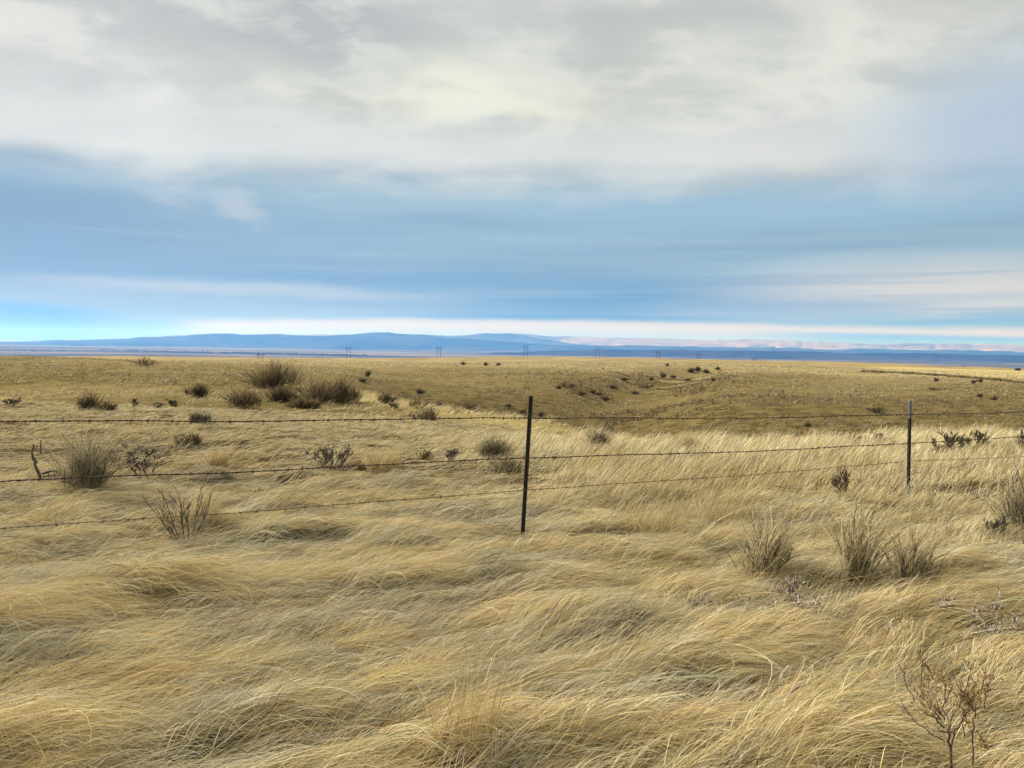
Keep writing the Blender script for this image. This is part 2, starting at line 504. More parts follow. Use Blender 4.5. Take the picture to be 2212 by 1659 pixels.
# ---------------------------------------------------------------- ground regions (cover colours, with slope shade and a lit brow mixed in)
def cover(X, Y):
    """0..1 weights: pale (standing straw), olive (short greenish sod plus slope shade), field (light stubble plus lit brow), valley"""
    X = np.asarray(X, float); Y = np.asarray(Y, float)
    u = X / np.maximum(Y, 0.5); xv = 1106 + u * FPX
    yv = 748 + 0.014 * (xv - 1106) - (base_z(X, Y) - EYE) / np.maximum(Y, 0.5) * FPX
    r = np.hypot(X, Y)
    brow = np.interp(xv, [700, 830, 1080, 1300, 1500], [46, 36, 29, 25, 20])
    right = sstep(680, 800, xv)
    olive = sstep(0, 8, Y - brow) * right  # sod colour also darkened because this slope faces away from the sun
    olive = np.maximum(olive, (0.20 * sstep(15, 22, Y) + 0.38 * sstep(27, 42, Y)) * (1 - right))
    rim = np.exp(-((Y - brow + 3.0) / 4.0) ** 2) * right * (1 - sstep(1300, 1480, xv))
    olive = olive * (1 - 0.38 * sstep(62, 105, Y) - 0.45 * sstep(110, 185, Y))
    pale = (1 - sstep(20, 32, Y)) * sstep(11, 16, Y)
    field = sstep(0, 40, Y - np.interp(xv, [1850, 2000, 2212, 2500], [250, 190, 130, 90])) * sstep(1830, 1950, xv) * (1 - sstep(420, 560, r))
    field = np.maximum(field, 0.55 * rim)  # brow grass coloured paler, as if lit from behind
    valley = sstep(1200, 2600, r)
    return pale, olive, field, valley


# ---------------------------------------------------------------- terrain sheet
az_f = np.radians(np.concatenate([np.linspace(-180, -58, 60)[:-1], np.linspace(-58, 58, 520), np.linspace(58, 180, 60)[1:-1]]))
rr = np.concatenate([[0.02, 0.4, 0.9, 1.5], np.exp(np.linspace(math.log(2.0), math.log(44000), 740))])
A, R = np.meshgrid(az_f, rr)
X, Y = R * np.sin(A), R * np.cos(A)
Z = ground(X, Y)
nA, nR = len(az_f), len(rr)
i = np.arange(nR - 1)[:, None] * nA; j = np.arange(nA)[None]; j2 = (j + 1) % nA
q = np.stack([i + j, i + nA + j, i + nA + j2, i + j2], -1).reshape(-1, 4)
pale, olive, field, valley = cover(X, Y)
reg = np.stack([olive, field, valley], -1).reshape(-1, 3)  # olive also holds the slope shade, field the lit brow

m_ground, t, out = material('prairie ground')
at = t.nodes.new('ShaderNodeAttribute'); at.attribute_name = 'Col'
sp = t.nodes.new('ShaderNodeSeparateColor'); t.links.new(at.outputs['Color'], sp.inputs[0])
w_ol, w_fi, w_va = (V(t, o) for o in sp.outputs)
ge = t.nodes.new('ShaderNodeNewGeometry'); pos = ge.outputs['Position']
n1 = noise(t, pos, 0.75, 6, 0.66); n2 = noise(t, pos, 6.0, 5, 0.65); n3 = noise(t, pos, 0.035, 5, 0.6)
thatch = mixc(t, n2.step(0.35, 0.65), (0.045, 0.032, 0.016), (0.15, 0.11, 0.052))
sod = mixc(t, n1.step(0.35, 0.65), (0.150, 0.115, 0.042), (0.265, 0.205, 0.085))
sod = mixc(t, n3.step(0.40, 0.62), sod, (0.33, 0.255, 0.115))
cd_ = t.nodes.new('ShaderNodeVectorMath'); cd_.operation = 'LENGTH'; t.links.new(pos, cd_.inputs[0])
dist = V(t, cd_.outputs['Value'])
far_straw = mixc(t, n3.step(0.42, 0.60), (0.30, 0.225, 0.105), (0.44, 0.34, 0.165))
c = mixc(t, dist.step(14.0, 40.0), thatch, sod)
c = mixc(t, dist.step(120.0, 200.0), c, far_straw)
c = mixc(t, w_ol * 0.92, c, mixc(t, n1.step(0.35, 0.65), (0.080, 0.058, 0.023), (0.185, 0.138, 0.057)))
c = mixc(t, w_fi, c, mixc(t, n1.step(0.3, 0.7), (0.46, 0.355, 0.145), (0.56, 0.44, 0.19)))
mp = t.nodes.new('ShaderNodeMapping'); mp.inputs['Scale'].default_value = (0.00016, 0.00042, 0.0)
t.links.new(pos, mp.inputs['Vector'])
n4 = noise(t, mp.outputs[0], 1.0, 6, 0.6); n5 = noise(t, mp.outputs[0], 3.3, 5, 0.6)
vall = mixc(t, n4.step(0.40, 0.60), (0.085, 0.080, 0.05), (0.30, 0.235, 0.15))
vall = mixc(t, n5.step(0.53, 0.62) * 0.8, vall, (0.03, 0.038, 0.026))
c = mixc(t, w_va, c, vall)
bs = t.nodes.new('ShaderNodeBsdfDiffuse'); t.links.new(c, bs.inputs['Color'])
bp = t.nodes.new('ShaderNodeBump'); bp.inputs['Strength'].default_value = 0.7; bp.inputs['Distance'].default_value = 0.25
t.links.new((n1 * 0.7 + n2 * 0.3).o, bp.inputs['Height']); t.links.new(bp.outputs[0], bs.inputs['Normal'])
t.links.new(bs.outputs[0], out.inputs['Surface'])
tag(build('ground', np.stack([X, Y, Z], -1).reshape(-1, 3), [q], m_ground, col=reg), kind='structure')

# ---------------------------------------------------------------- far hills and mesas
def far_range(name, prof, Y0, depth, mat, seed, gully):
    """an eroded escarpment with a plateau behind it, Y0 metres away"""
    xs = np.linspace(prof[0][0], prof[-1][0], 900)
    ys = np.interp(xs, [p[0] for p in prof], [p[1] for p in prof])
    us = np.array([ray(a, b) for a, b in zip(xs, ys)])
    X0 = us[:, 0] * Y0
    top = us[:, 2] * Y0 + Y0 / 1900.0 * np.tanh(5 * fbm(X0 / 520.0, X0 * 0 + seed, seed + 4, 3))
    s = np.linspace(0, 1, 46)
    S, I = np.meshgrid(s, np.arange(len(xs)), indexing='ij')
    f = np.where(S < 0.62, (S / 0.62) ** 1.25 * 0.74, np.where(S < 0.72, 0.74 + (S - 0.62) / 0.1 * 0.26, 1.0))
    f = np.where(S > 0.9, 1.0 - (S - 0.9) / 0.1 * 1.0, f)
    floor = -125.0
    H = floor + (top[I] - floor) * f
    wav = fbm(X0[I] / gully, S * 1.2, seed, 4)
    Yp = Y0 - depth * 0.72 + depth * S + wav * depth * 0.30 * np.sin(np.clip(S / 0.72, 0, 1) * PI)
    k = Yp / Y0
    H = np.where(S < 0.62, H + fbm(X0[I] / (gully * 0.5), S * 4, seed + 9, 4) * (top[I] - floor) * 0.13 * np.sin(np.clip(S / 0.62, 0, 1) * PI), H)
    H = np.where((S >= 0.72) & (S <= 0.9), np.minimum(H, top[I]) + vn(X0[I] / (gully * .22), S * 9, seed + 3) * (top[I] - floor) * 0.012, H)
    P = np.stack([X0[I] * k, Yp, EYE + H], -1)
    n = len(xs); a = np.arange(len(s) - 1)[:, None] * n; b = np.arange(n - 1)[None]
    return tag(build(name, P.reshape(-1, 3), [np.stack([a + b, a + b + 1, a + n + b + 1, a + n + b], -1).reshape(-1, 4)], mat), kind='structure')


def rock(name, c1, c2, c3, sx, sz):
    m, t, out = material(name)
    ge = t.nodes.new('ShaderNodeNewGeometry'); mp = t.nodes.new('ShaderNodeMapping')
    mp.inputs['Scale'].default_value = (sx, sx, sz); t.links.new(ge.outputs['Position'], mp.inputs['Vector'])
    a = noise(t, mp.outputs[0], 1.0, 6, 0.6); b = noise(t, mp.outputs[0], 3.1, 5, 0.6)
    c = mixc(t, a.step(0.42, 0.58), c1, c2); c = mixc(t, b.step(0.54, 0.64), c, c3)
    d = t.nodes.new('ShaderNodeBsdfDiffuse'); t.links.new(c, d.inputs['Color']); t.links.new(d.outputs[0], out.inputs['Surface'])
    return m


m_bad = rock('pale badland rock', (0.30, 0.19, 0.145), (0.43, 0.295, 0.215), (0.20, 0.14, 0.11), 0.0006, 0.006)
m_hillshade = rock('cloud-shaded slopes', (0.022, 0.026, 0.022), (0.060, 0.054, 0.042), (0.014, 0.018, 0.016), 0.0008, 0.004)  # dark base colour stands in for cloud shadow on the nearer hills
PROF_A = [(-420, 742), (-100, 738), (60, 736.5), (210, 733), (288, 729.6), (315, 727.5), (400, 724), (457, 720.5), (487, 720), (528, 721.8), (586, 720.7), (643, 722.7),
          (700, 723.2), (757, 722.4), (830, 722), (937, 723.4), (991, 725), (1015, 723.5), (1045, 720), (1113, 719.4), (1157, 722.7), (1194, 726),
          (1234, 726), (1329, 728.5), (1353, 731), (1397, 731), (1463, 732), (1548, 734), (1598, 733), (1649, 733.4), (1717, 736), (1802, 738.6),
          (1836, 741), (1937, 742), (2072, 742.6), (2212, 745), (2500, 752), (2900, 762)]
PROF_B = [(-420, 745), (-100, 740.5), (60, 737.2), (140, 735.0), (210, 732.6), (288, 730.2), (315, 728.2), (400, 724.8), (457, 721.3), (487, 720.8), (528, 722.4), (586, 721.5), (643, 723.4), (700, 725.2), (757, 724.2), (783, 721), (805, 718.6), (840, 718), (862, 720), (899, 722),
          (937, 726), (991, 731), (1045, 735), (1113, 740), (1200, 744), (1297, 747), (1340, 747), (1356, 745), (1400, 745.5), (1469, 748),
          (1598, 751.5), (1717, 752), (1802, 754.5), (1870, 753.5), (2005, 755.5), (2100, 757), (2212, 760), (2500, 768), (2900, 778)]
far_range('mesa', PROF_A, 26000, 5200, m_bad, 61, 1500.0)
far_range('hills', PROF_B, 18500, 3600, m_hillshade, 71, 1300.0)
PROF_R = [(620, 727), (757, 724.6), (880, 723.6), (937, 724.4), (991, 725.8), (1015, 724), (1045, 720.6), (1100, 720.4), (1135, 725), (1180, 734), (1240, 743), (1340, 752), (1600, 764)]
m_mesashade = rock('cloud-shaded mesa side', (0.055, 0.044, 0.038), (0.115, 0.088, 0.070), (0.03, 0.026, 0.024), 0.0007, 0.005)
far_range('shade_ridge', PROF_R, 22500, 3000, m_mesashade, 67, 1200.0)  # added ridge, coloured dark for the cloud shadow over the mesa's left part
PROF_C = [(1020, 764), (1120, 760.5), (1230, 758), (1330, 755.5), (1420, 756.5), (1500, 756), (1640, 758.5), (1760, 760), (1830, 762.5), (1920, 762), (2060, 765), (2212, 769), (2500, 776), (2900, 785)]
far_range('foothills', PROF_C, 10500, 1900, m_hillshade, 77, 700.0)

# ---------------------------------------------------------------- haze
mb = MB(); mb.box((0, 0, 205), (92000, 92000, 830))
m_haze, t, out = material('haze')
pv = t.nodes.new('ShaderNodeVolumePrincipled')
pv.inputs['Color'].default_value = (0.12, 0.345, 1.0, 1); pv.inputs['Density'].default_value = 6.8e-5
pv.inputs['Absorption Color'].default_value = (1, 1, 1, 1)
pv.inputs['Anisotropy'].default_value = 0.2
t.links.new(pv.outputs[0], out.inputs['Volume'])
hz = mb.build('haze', m_haze, smooth=False); tag(hz, kind='stuff')

print('setting', time.time() - T0)
# ---------------------------------------------------------------- grass
PAL = np.array([[0.70, 0.56, 0.295], [0.78, 0.67, 0.40], [0.64, 0.48, 0.21], [0.62, 0.565, 0.41], [0.49, 0.455, 0.335], [0.30, 0.215, 0.10], [0.86, 0.80, 0.58], [0.11, 0.078, 0.034]])  # last entry: dark decayed stalks that double as shade in the gaps


def pick(n, w, jit=0.16):
    """colour of each stalk, from a mix of straw, gold, grey, brown and gap shade"""
    w = np.asarray(w, float)
    if w.ndim == 1: w = np.broadcast_to(w, (n, len(w)))
    if w.shape[1] == 7: w = np.concatenate([w, np.full((len(w), 1), 0.4)], 1)
    cw = np.cumsum(w / w.sum(1, keepdims=True), 1)
    k = (RNG.random((n, 1)) > cw).sum(1).clip(0, 7)
    return PAL[k] * (1 + jit * RNG.standard_normal((n, 1))).clip(0.6, 1.4) * (1 + 0.04 * RNG.standard_normal((n, 3)))


def sample_area(n, y0, y1, p, half=0.80, pad=0.5):
    """points in the wedge ahead, density falling as distance**-p"""
    k = 2 - p
    Y = (y0 ** k + RNG.random(n) * (y1 ** k - y0 ** k)) ** (1 / k) if abs(k) > 1e-6 else y0 * (y1 / y0) ** RNG.random(n)
    X = (RNG.random(n) * 2 - 1) * (half * Y + pad)
    return X, Y


def wind(X, Y):
    """direction in which the wind has laid the grass (angle from +X)"""
    return 0.16 + 0.34 * vn(X / 1.2, Y / 0.8, 101) + 0.34 * vn(X / 0.42, Y / 0.32, 102) + 0.20 * vn(X / 4.5, Y / 4.0, 103)


def lay_strands(mb, X, Y, L, k, lift, arc, width, col, jit=0.14, th0=None):
    """stalks that follow the wind over the thatch"""
    n = len(X); P = np.zeros((n, k, 3))
    th0 = RNG.standard_normal(n) * jit if th0 is None else th0
    x, y = X.copy(), Y.copy(); st = L / (k - 1); curl = RNG.standard_normal(n) * 0.10
    for a in range(k):
        tt = a / (k - 1)
        P[:, a, 0], P[:, a, 1] = x, y
        P[:, a, 2] = ground(x, y) + lift * (0.3 + 0.7 * tt) + arc * np.sin(PI * tt)
        th = wind(x, y) + th0 + curl * (tt - 0.5) * 2
        x = x + st * np.cos(th); y = y + st * np.sin(th)
    ribbon(mb, P, width, col)


def ribbon(mb, P, width, col, flat=0.6):
    n, k = P.shape[:2]
    T = norm(np.gradient(P, axis=1))
    up = norm(np.stack([RNG.standard_normal(n) * flat, RNG.standard_normal(n) * flat - 0.25, np.ones(n)], -1))[:, None]
    S = np.cross(T, np.broadcast_to(up, T.shape))
    deg = np.linalg.norm(S, axis=-1, keepdims=True) < 0.15
    S = norm(np.where(deg, np.cross(T, np.array([0.3, 1.0, 0.0])), S))
    tp = 1 - 0.75 * np.linspace(0, 1, k)[None] ** 1.6
    mb.ribbons(P, np.asarray(width).reshape(-1, 1) * tp, S, col)


def arch_strands(mb, X, Y, head, L, p0, p1, k, width, col, power=0.8, base=0.0, sway=0.08, over=0.006):
    """stalks that rise at p0 and bow over to p1"""
    n = len(X); P = np.zeros((n, k, 3)); st = L / (k - 1)
    x, y = X.copy(), Y.copy(); z = ground(x, y) + base
    bend = RNG.standard_normal(n) * sway
    for a in range(k):
        P[:, a] = np.stack([x, y, z], -1)
        ph = p0 + (p1 - p0) * ((a + 0.5) / (k - 1)) ** power
        h = head + bend * a
        x = x + st * np.cos(ph) * np.cos(h); y = y + st * np.cos(ph) * np.sin(h); z = z + st * np.sin(ph)
        z = np.maximum(z, ground(x, y) + over * (1 + (a > k // 2)))
    ribbon(mb, P, width, col)


m_grass = blade_material('dry grass', 0.22)

# --- matted verge grass in front of the fence
mb = MB()
def grass_weights(X, Y):
    gpatch = fbm(X / 1.1 + 3, Y / 0.55, 111, 3)
    gold = sstep(0.0, 0.45, gpatch)[:, None]; grey = sstep(-0.08, 0.28, -gpatch)[:, None]
    return (np.array([[3, 2.6, 1.4, 2.4, 1.2, 1.0, 1.2, 2.8]]) * (1 - gold) * (1 - grey) + gold * np.array([[4, 3.2, 2.2, 0.9, 0.3, 1.0, 1.0, 2.0]])
            + grey * np.array([[0.8, 1.2, 0.4, 3.8, 3.0, 0.8, 1.2, 3.2]]))


nl, per = 13500, 10                                            # locks of stalks lying together
LX, LY = sample_area(nl, 2.1, 9.8, 1.15)
r_ = lambda a: np.repeat(a, per)
n = nl * per
lock = r_(np.arange(nl)); th = wind(LX, LY)
off = RNG.standard_normal(n) * np.maximum(0.008, 0.0020 * r_(LY)); al = RNG.uniform(-0.16, 0.16, n)
X = r_(LX) - np.sin(r_(th)) * off + np.cos(r_(th)) * al; Y = r_(LY) + np.cos(r_(th)) * off + np.sin(r_(th)) * al
Ll = np.where(RNG.random(nl) < 0.45, RNG.uniform(0.12, 0.28, nl), RNG.uniform(0.22, 0.46, nl))
lc = pick(nl, grass_weights(LX, LY), 0.26); col = np.repeat(lc, per, 0) * 0.68 + pick(n, grass_weights(X, Y)) * 0.32
lift = r_(RNG.random(nl) ** 1.3 * 0.13) + RNG.random(n) * 0.022
arc = r_(RNG.random(nl) ** 2 * 0.09)
lay_strands(mb, X, Y, r_(Ll) * RNG.uniform(0.7, 1.1, n), 6, lift, arc, np.maximum(0.0027, 0.00052 * Y) * RNG.uniform(0.6, 1.35, n), col, th0=r_(RNG.standard_normal(nl) * 0.30) + RNG.standard_normal(n) * 0.09)
n = 36000
X, Y = sample_area(n, 2.1, 9.5, 0.9)
lay_strands(mb, X, Y, RNG.uniform(0.12, 0.42, n), 6, RNG.random(n) * 0.10, RNG.random(n) ** 2 * 0.07, np.maximum(0.0026, 0.0005 * Y), pick(n, grass_weights(X, Y)), jit=0.5)

# hummocks where bunches have been blown over: reading on the photo, spread, length, bunch size
TUS = [(70, 1370, .30, .75, 900, 1.05), (480, 1290, .34, .70, 800, .8), (700, 1270, .30, .65, 700, .8), (930, 1250, .30, .6, 600, .8), (1200, 1330, .26, .6, 800, .9),
       (1560, 1310, .28, .6, 700, 1.1), (160, 1640, .22, .75, 900, 1.0), (430, 1500, .22, .6, 800, .8), (560, 1480, .2, .6, 700, .7), (960, 1520, .22, .6, 700, .9),
       (1030, 1600, .2, .6, 700, 1.0), (1700, 1430, .28, .7, 900, 1.0), (1600, 1450, .24, .6, 600, .8), (1890, 1570, .22, .6, 700, .8), (1900, 1640, .2, .55, 700, .9),
       (700, 1600, .2, .55, 600, .7), (1250, 1500, .22, .6, 600, .7), (1400, 1440, .22, .6, 600, .8), (330, 1420, .22, .6, 500, .6), (820, 1420, .22, .6, 500, .7),
       (1300, 1660, .2, .55, 600, .8), (2050, 1350, .3, .5, 500, 1.0), (2150, 1300, .3, .5, 500, 1.2), (1480, 1600, .2, .55, 500, .8), (240, 1330, .26, .6, 500, .8),
       (800, 1200, .34, .4, 400, .9), (1230, 1250, .30, .4, 400, .7), (1400, 1210, .34, .5, 600, 1.2), (1640, 1190, .34, .5, 600, 1.2), (2100, 1250, .3, .5, 500, 1.1),
       (1600, 1290, .25, .4, 350, 1.3), (1780, 1345, .22, .3, 250, 1.3), (2120, 1310, .3, .5, 450, 1.5)]
rnd = random.Random(5)
spots = [(hit(a, b)[0], hit(a, b)[1], s, l, c, p) for a, b, s, l, c, p in TUS]
for _ in range(230):
    if _ >= 150:                                                # short upright crowns poking through the mat
        xx, yy = sample_area(1, 2.4, 9.0, 0.7)
        spots.append((float(xx[0]), float(yy[0]), rnd.uniform(.04, .12), rnd.uniform(.16, .32), int(rnd.uniform(60, 160)), rnd.uniform(1.2, 1.6))); continue
    xx, yy = sample_area(1, 2.3, 9.0, 0.9)
    spots.append((float(xx[0]), float(yy[0]), rnd.uniform(.06, .26), rnd.uniform(.35, .65), int(rnd.uniform(120, 420)), rnd.uniform(.5, 1.0)))
px, py, ph_, pl, pp0, pc, pw = [], [], [], [], [], [], []
for si, (cx, cy, sp_, ln, cnt, pit) in enumerate(spots):
    a = RNG.random(cnt) * 2 * PI; rad = sp_ * np.sqrt(RNG.random(cnt))
    h0 = float(wind(np.array([cx]), np.array([cy]))[0]) * 0.7
    big = si < len(TUS)
    lk = (np.arange(cnt) // 9); a, rad = a[lk * 9 % cnt], rad[lk * 9 % cnt]
    X, Y = cx - 0.5 * ln + np.cos(a) * rad * 1.25 + RNG.standard_normal(cnt) * 0.013, cy + np.sin(a) * rad * 0.7 + RNG.standard_normal(cnt) * 0.013
    px.append(X); py.append(Y); ph_.append(h0 + (RNG.standard_normal(cnt) * 0.26)[lk] + RNG.standard_normal(cnt) * 0.06)
    pl.append(ln * (0.95 if big else 0.85) * RNG.uniform(0.6, 1.1, cnt)[lk] * RNG.uniform(.85, 1.1, cnt)); pp0.append(pit * RNG.uniform(0.5, 1.2, cnt)[lk])
    shade = 1.0 if big else rnd.random()
    pc.append(pick(cnt, np.array([4, 2.6, 1.0 + 3.2 * shade, 0.8, 0.25, 0.8, 0.8])))
X, Y = np.concatenate(px), np.concatenate(py); nt = len(X)
arch_strands(mb, X, Y, np.concatenate(ph_), np.concatenate(pl), np.concatenate(pp0), -RNG.uniform(0.15, 0.6, nt), 8,
             np.maximum(0.0024, 0.00046 * Y) * RNG.uniform(0.7, 1.25, nt), np.concatenate(pc))
# loose wisps standing out of the mat
n = 5000
X, Y = sample_area(n, 2.3, 9.0, 1.2)
arch_strands(mb, X, Y, wind(X, Y) + RNG.standard_normal(n) * 0.5, RNG.uniform(.15, .42, n), RNG.uniform(.4, 1.1, n), RNG.uniform(-.4, .5, n), 6,
             np.maximum(0.0022, 0.0004 * Y), pick(n, np.array([2, 4, 1, 1, .3, .3, 3])))
tag(mb.build('verge_grass', m_grass), 'matted straw-coloured grass laid over by the wind along the verge', 'grass', kind='stuff')

# --- standing grass around and beyond the fence
mb = MB()
n = 185000
X, Y = sample_area(n, 6.4, 24.0, 1.15, pad=1.0)
xv = 1106 + X / Y * FPX
yv = 748 + 0.014 * (xv - 1106) - (base_z(X, Y) - EYE) / Y * FPX
tall = np.interp(xv, [0, 500, 900, 1300, 1700, 2212], [0.16, 0.20, 0.26, 0.40, 0.44, 0.40])
tall = tall * (1 + 0.15 * (xv > 1250)) * (1 - 0.5 * sstep(17, 24, Y) * (xv < 1250)) * np.interp(Y, [6.4, 8.5, 11], [0.62, 0.85, 1.0])
pn = fbm(X / 1.5, Y / 1.3, 121, 3); pm = vn(X / 0.42, Y / 0.42, 125)
for qx, qy in ((0.17, 7.1), (5.38, 10.4)):
    tall = tall * (1 - 0.75 * np.exp(-(((X - qx) / 0.7) ** 2 + ((Y - qy + 0.5) / 0.75) ** 2)))
keep = (RNG.random(n) < 0.30 + 0.7 * sstep(-0.45, 0.05, pn)) & (ground(X, Y) > base_z(X, Y) - 1.0)
hL = tall * (0.70 + 0.55 * pn + 0.35 * pm).clip(0.3, 1.5) * RNG.uniform(0.6, 1.2, n)
brown = np.maximum(sstep(0.1, 0.5, fbm(X / 1.9, Y / 1.6, 131, 3)), (0.55 + 0.35 * (1 - sstep(500, 1050, xv))) * (1 - sstep(11, 14.5, Y) * sstep(900, 1200, xv)) * sstep(-0.45, 0.1, fbm(X / 1.2, Y / 1.0, 133, 3)))[:, None]; pl_ = (sstep(11, 15, Y) * sstep(950, 1250, xv))[:, None]
wts = np.array([[3.2, 2.8, 1.8, 1.6, 0.7, 1.0, 1.2, 1.3]]) * (1 - brown) + brown * np.array([[1.8, 1.0, 3.6, 0.8, 0.5, 3.2, 0.4, 2.0]]) + pl_ * np.array([[1.5, 3.5, 0.5, 0.4, 0.1, 0.0, 2.4, 0.0]])
col = pick(n, wts)
p0 = np.where(tall > 0.3, RNG.uniform(0.8, 1.5, n), RNG.uniform(0.35, 1.2, n)); p1 = np.where(tall > 0.3, RNG.uniform(0.0, 0.9, n), RNG.uniform(-0.4, 0.5, n))
X, Y, hL, p0, p1, col = X[keep], Y[keep], hL[keep], p0[keep], p1[keep], col[keep]
arch_strands(mb, X, Y, 0.25 + 0.5 * wind(X, Y) + RNG.standard_normal(len(X)) * 0.40, hL, p0, p1, 5, np.maximum(0.0032, 0.00056 * Y) * RNG.uniform(0.7, 1.25, len(X)), col)
n = 70000
X, Y = sample_area(n, 6.4, 24.0, 1.2, pad=1.0)
lay_strands(mb, X, Y, RNG.uniform(0.2, 0.45, n), 4, RNG.random(n) ** 2 * 0.08, RNG.random(n) ** 2 * 0.06, np.maximum(0.0034, 0.0006 * Y), pick(n, np.array([2.4, 1.8, 1.6, 2, 1.2, 1.6, .7, 1.8])), jit=0.45)
tag(mb.build('standing_grass', m_grass), 'pale standing grass leaning with the wind around the fence line', 'grass', kind='stuff')

# --- short bunchgrass over the coulee and the far slopes
mb = MB()
nt, per = 56000, 6
X, Y = sample_area(nt, 18.0, 330.0, 1.35, pad=4.0)
cl = fbm(X / 5.0, Y / 5.0, 141, 3)
pale, olive, field, valley = cover(X, Y)  # olive also holds the slope shade, field the lit brow
hh = (0.20 + 0.12 * cl) * RNG.uniform(0.6, 1.3, nt) * (1 - 0.25 * olive)
hh = np.where(RNG.random(nt) < 0.08, hh * 1.8, hh)
ok = RNG.random(nt) < 0.22 + 0.78 * sstep(-0.4, 0.2, cl)
Xr, Yr = np.repeat(X, per), np.repeat(Y, per); m = nt * per
spread = np.repeat(np.maximum(0.07, 0.0018 * Y), per)
Xr = Xr + RNG.standard_normal(m) * spread * 1.5; Yr = Yr + RNG.standard_normal(m) * spread
ol = np.repeat(olive, per)[:, None]; fi = np.repeat(field, per)[:, None]
tone = np.repeat(RNG.random(nt), per)[:, None]
wts = (1 - ol) * np.array([[3, 2.6, 1.6, 1.2, .6, .8, .7]]) + ol * (np.array([[.55, .35, .9, .8, 1.7, 2.6, .1]]) + tone ** 3 * np.array([[1.8, 1.2, 1.2, .5, 0, 0, .2]])) + fi * np.array([[5, 4, 2, 0, 0, 0, 1]])
col = pick(m, wts)
col = col * (1 - 0.46 * ol) * np.repeat(RNG.uniform(.5, 1.2, nt), per)[:, None]  # tufts on the olive slope carry its shade in their colour
k_ = np.repeat(ok, per)
Xr, Yr, col, L = Xr[k_], Yr[k_], col[k_], np.repeat(hh, per)[k_] * RNG.uniform(0.6, 1.2, k_.sum())
mm = len(Xr)
arch_strands(mb, Xr, Yr, RNG.standard_normal(mm) * 0.7 + 0.2, L, RNG.uniform(0.4, 1.3, mm), RNG.uniform(-0.3, 0.6, mm), 4, np.maximum(0.012, 0.00075 * Yr) * RNG.uniform(0.7, 1.4, mm), col)
tag(mb.build('slope_grass', m_grass), 'short olive and straw bunchgrass covering the coulee slopes', 'grass', kind='stuff')
print('grass', time.time() - T0)

# ---------------------------------------------------------------- shrubs
m_wood = plain('weathered twig bark', (0.040, 0.030, 0.024), (0.085, 0.066, 0.050), 30, 0.9)
m_deadwood = plain('grey dead wood', (0.045, 0.034, 0.026), (0.13, 0.105, 0.08), 26, 0.9)
m_leaf = blade_material('shrub leaves', 0.35)
SAGE = [(0.30, 0.26, 0.165), (0.25, 0.21, 0.13), (0.37, 0.32, 0.21), (0.16, 0.13, 0.08)]
DARK = [(0.135, 0.10, 0.053), (0.09, 0.067, 0.038), (0.19, 0.145, 0.075), (0.32, 0.25, 0.13)]
SPIKE = [(0.50, 0.42, 0.26), (0.42, 0.35, 0.21), (0.58, 0.50, 0.32), (0.24, 0.185, 0.105)]
RED = [(0.24, 0.14, 0.075), (0.33, 0.22, 0.11), (0.16, 0.09, 0.05), (0.42, 0.31, 0.16)]
TAN = [(0.44, 0.33, 0.16), (0.54, 0.42, 0.21), (0.32, 0.23, 0.105), (0.60, 0.50, 0.28)]


def limb(rd, p, d, L, up, wob, k=6):
    """one crooked limb"""
    pts = [np.array(p, float)]; d = np.array(d, float)
    for _ in range(k - 1):
        d = d + np.array([rd.gauss(0, wob), rd.gauss(0, wob), rd.gauss(0, wob * .6) + up])
        d /= np.linalg.norm(d); pts.append(pts[-1] + d * L / (k - 1))
    return np.array(pts)


def skeleton(rd, h, w, stems, kids, depth, up=0.06, wob=0.16, r0=0.012, tilt=None, first=0.25):
    """list of (points, r_start, r_end, level)"""
    out = []
    def grow(p, d, L, r, lev):
        pts = limb(rd, p, d, L, up, wob); out.append((pts, r, max(r * 0.35, 0.0012), lev))
        if lev >= depth: return
        for _ in range(kids[min(lev, len(kids) - 1)]):
            s = rd.uniform(first, 0.95); i = min(int(s * 5), 4); f = s * 5 - i
            q = pts[i] * (1 - f) + pts[i + 1] * f
            dd = pts[i + 1] - pts[i]; dd = dd / np.linalg.norm(dd)
            a = rd.uniform(0, 2 * PI); sp = rd.uniform(0.35, 0.8)
            nd = dd + sp * np.array([math.cos(a), math.sin(a), rd.uniform(-0.1, 0.6)])
            grow(q, nd / np.linalg.norm(nd), L * rd.uniform(0.35, 0.62) * (1.1 - 0.4 * s), r * 0.55, lev + 1)
    for s in range(stems):
        a = 2 * PI * (s + rd.uniform(0, .8)) / stems
        sl_ = rd.uniform(0.15, 1.0) * (w / 2) / h
        d = np.array([math.cos(a) * sl_ + (tilt or 0), math.sin(a) * sl_ * 0.8, 1.0])
        nd = np.linalg.norm(d)
        grow((math.cos(a) * 0.05 * w, math.sin(a) * 0.05 * w, -0.04), d / nd, min(h * nd, 1.25 * max(h, w * .6)) * rd.uniform(0.72, 1.0), r0, 0)
    return out


def fit(sk, h, w):
    """bring a grown skeleton to the height and width read off the photo"""
    al = np.concatenate([s[0] for s in sk])
    zt = np.percentile(al[:, 2], 99); xw = np.percentile(np.abs(al[:, 0]), 97)
    sc = np.array([0.5 * w / max(xw, 1e-3), 0.45 * w / max(xw, 1e-3), h / max(zt, 1e-3)])
    return [(p * sc, a, b, l) for p, a, b, l in sk]


def twigs_mesh(sk, rmin, sides=4):
    mb = MB()
    for p, a, b, l in sk:
        mb.tube(p, np.maximum(np.linspace(a, b, len(p)), rmin), sides if l == 0 else 3, cap=False)
    return mb


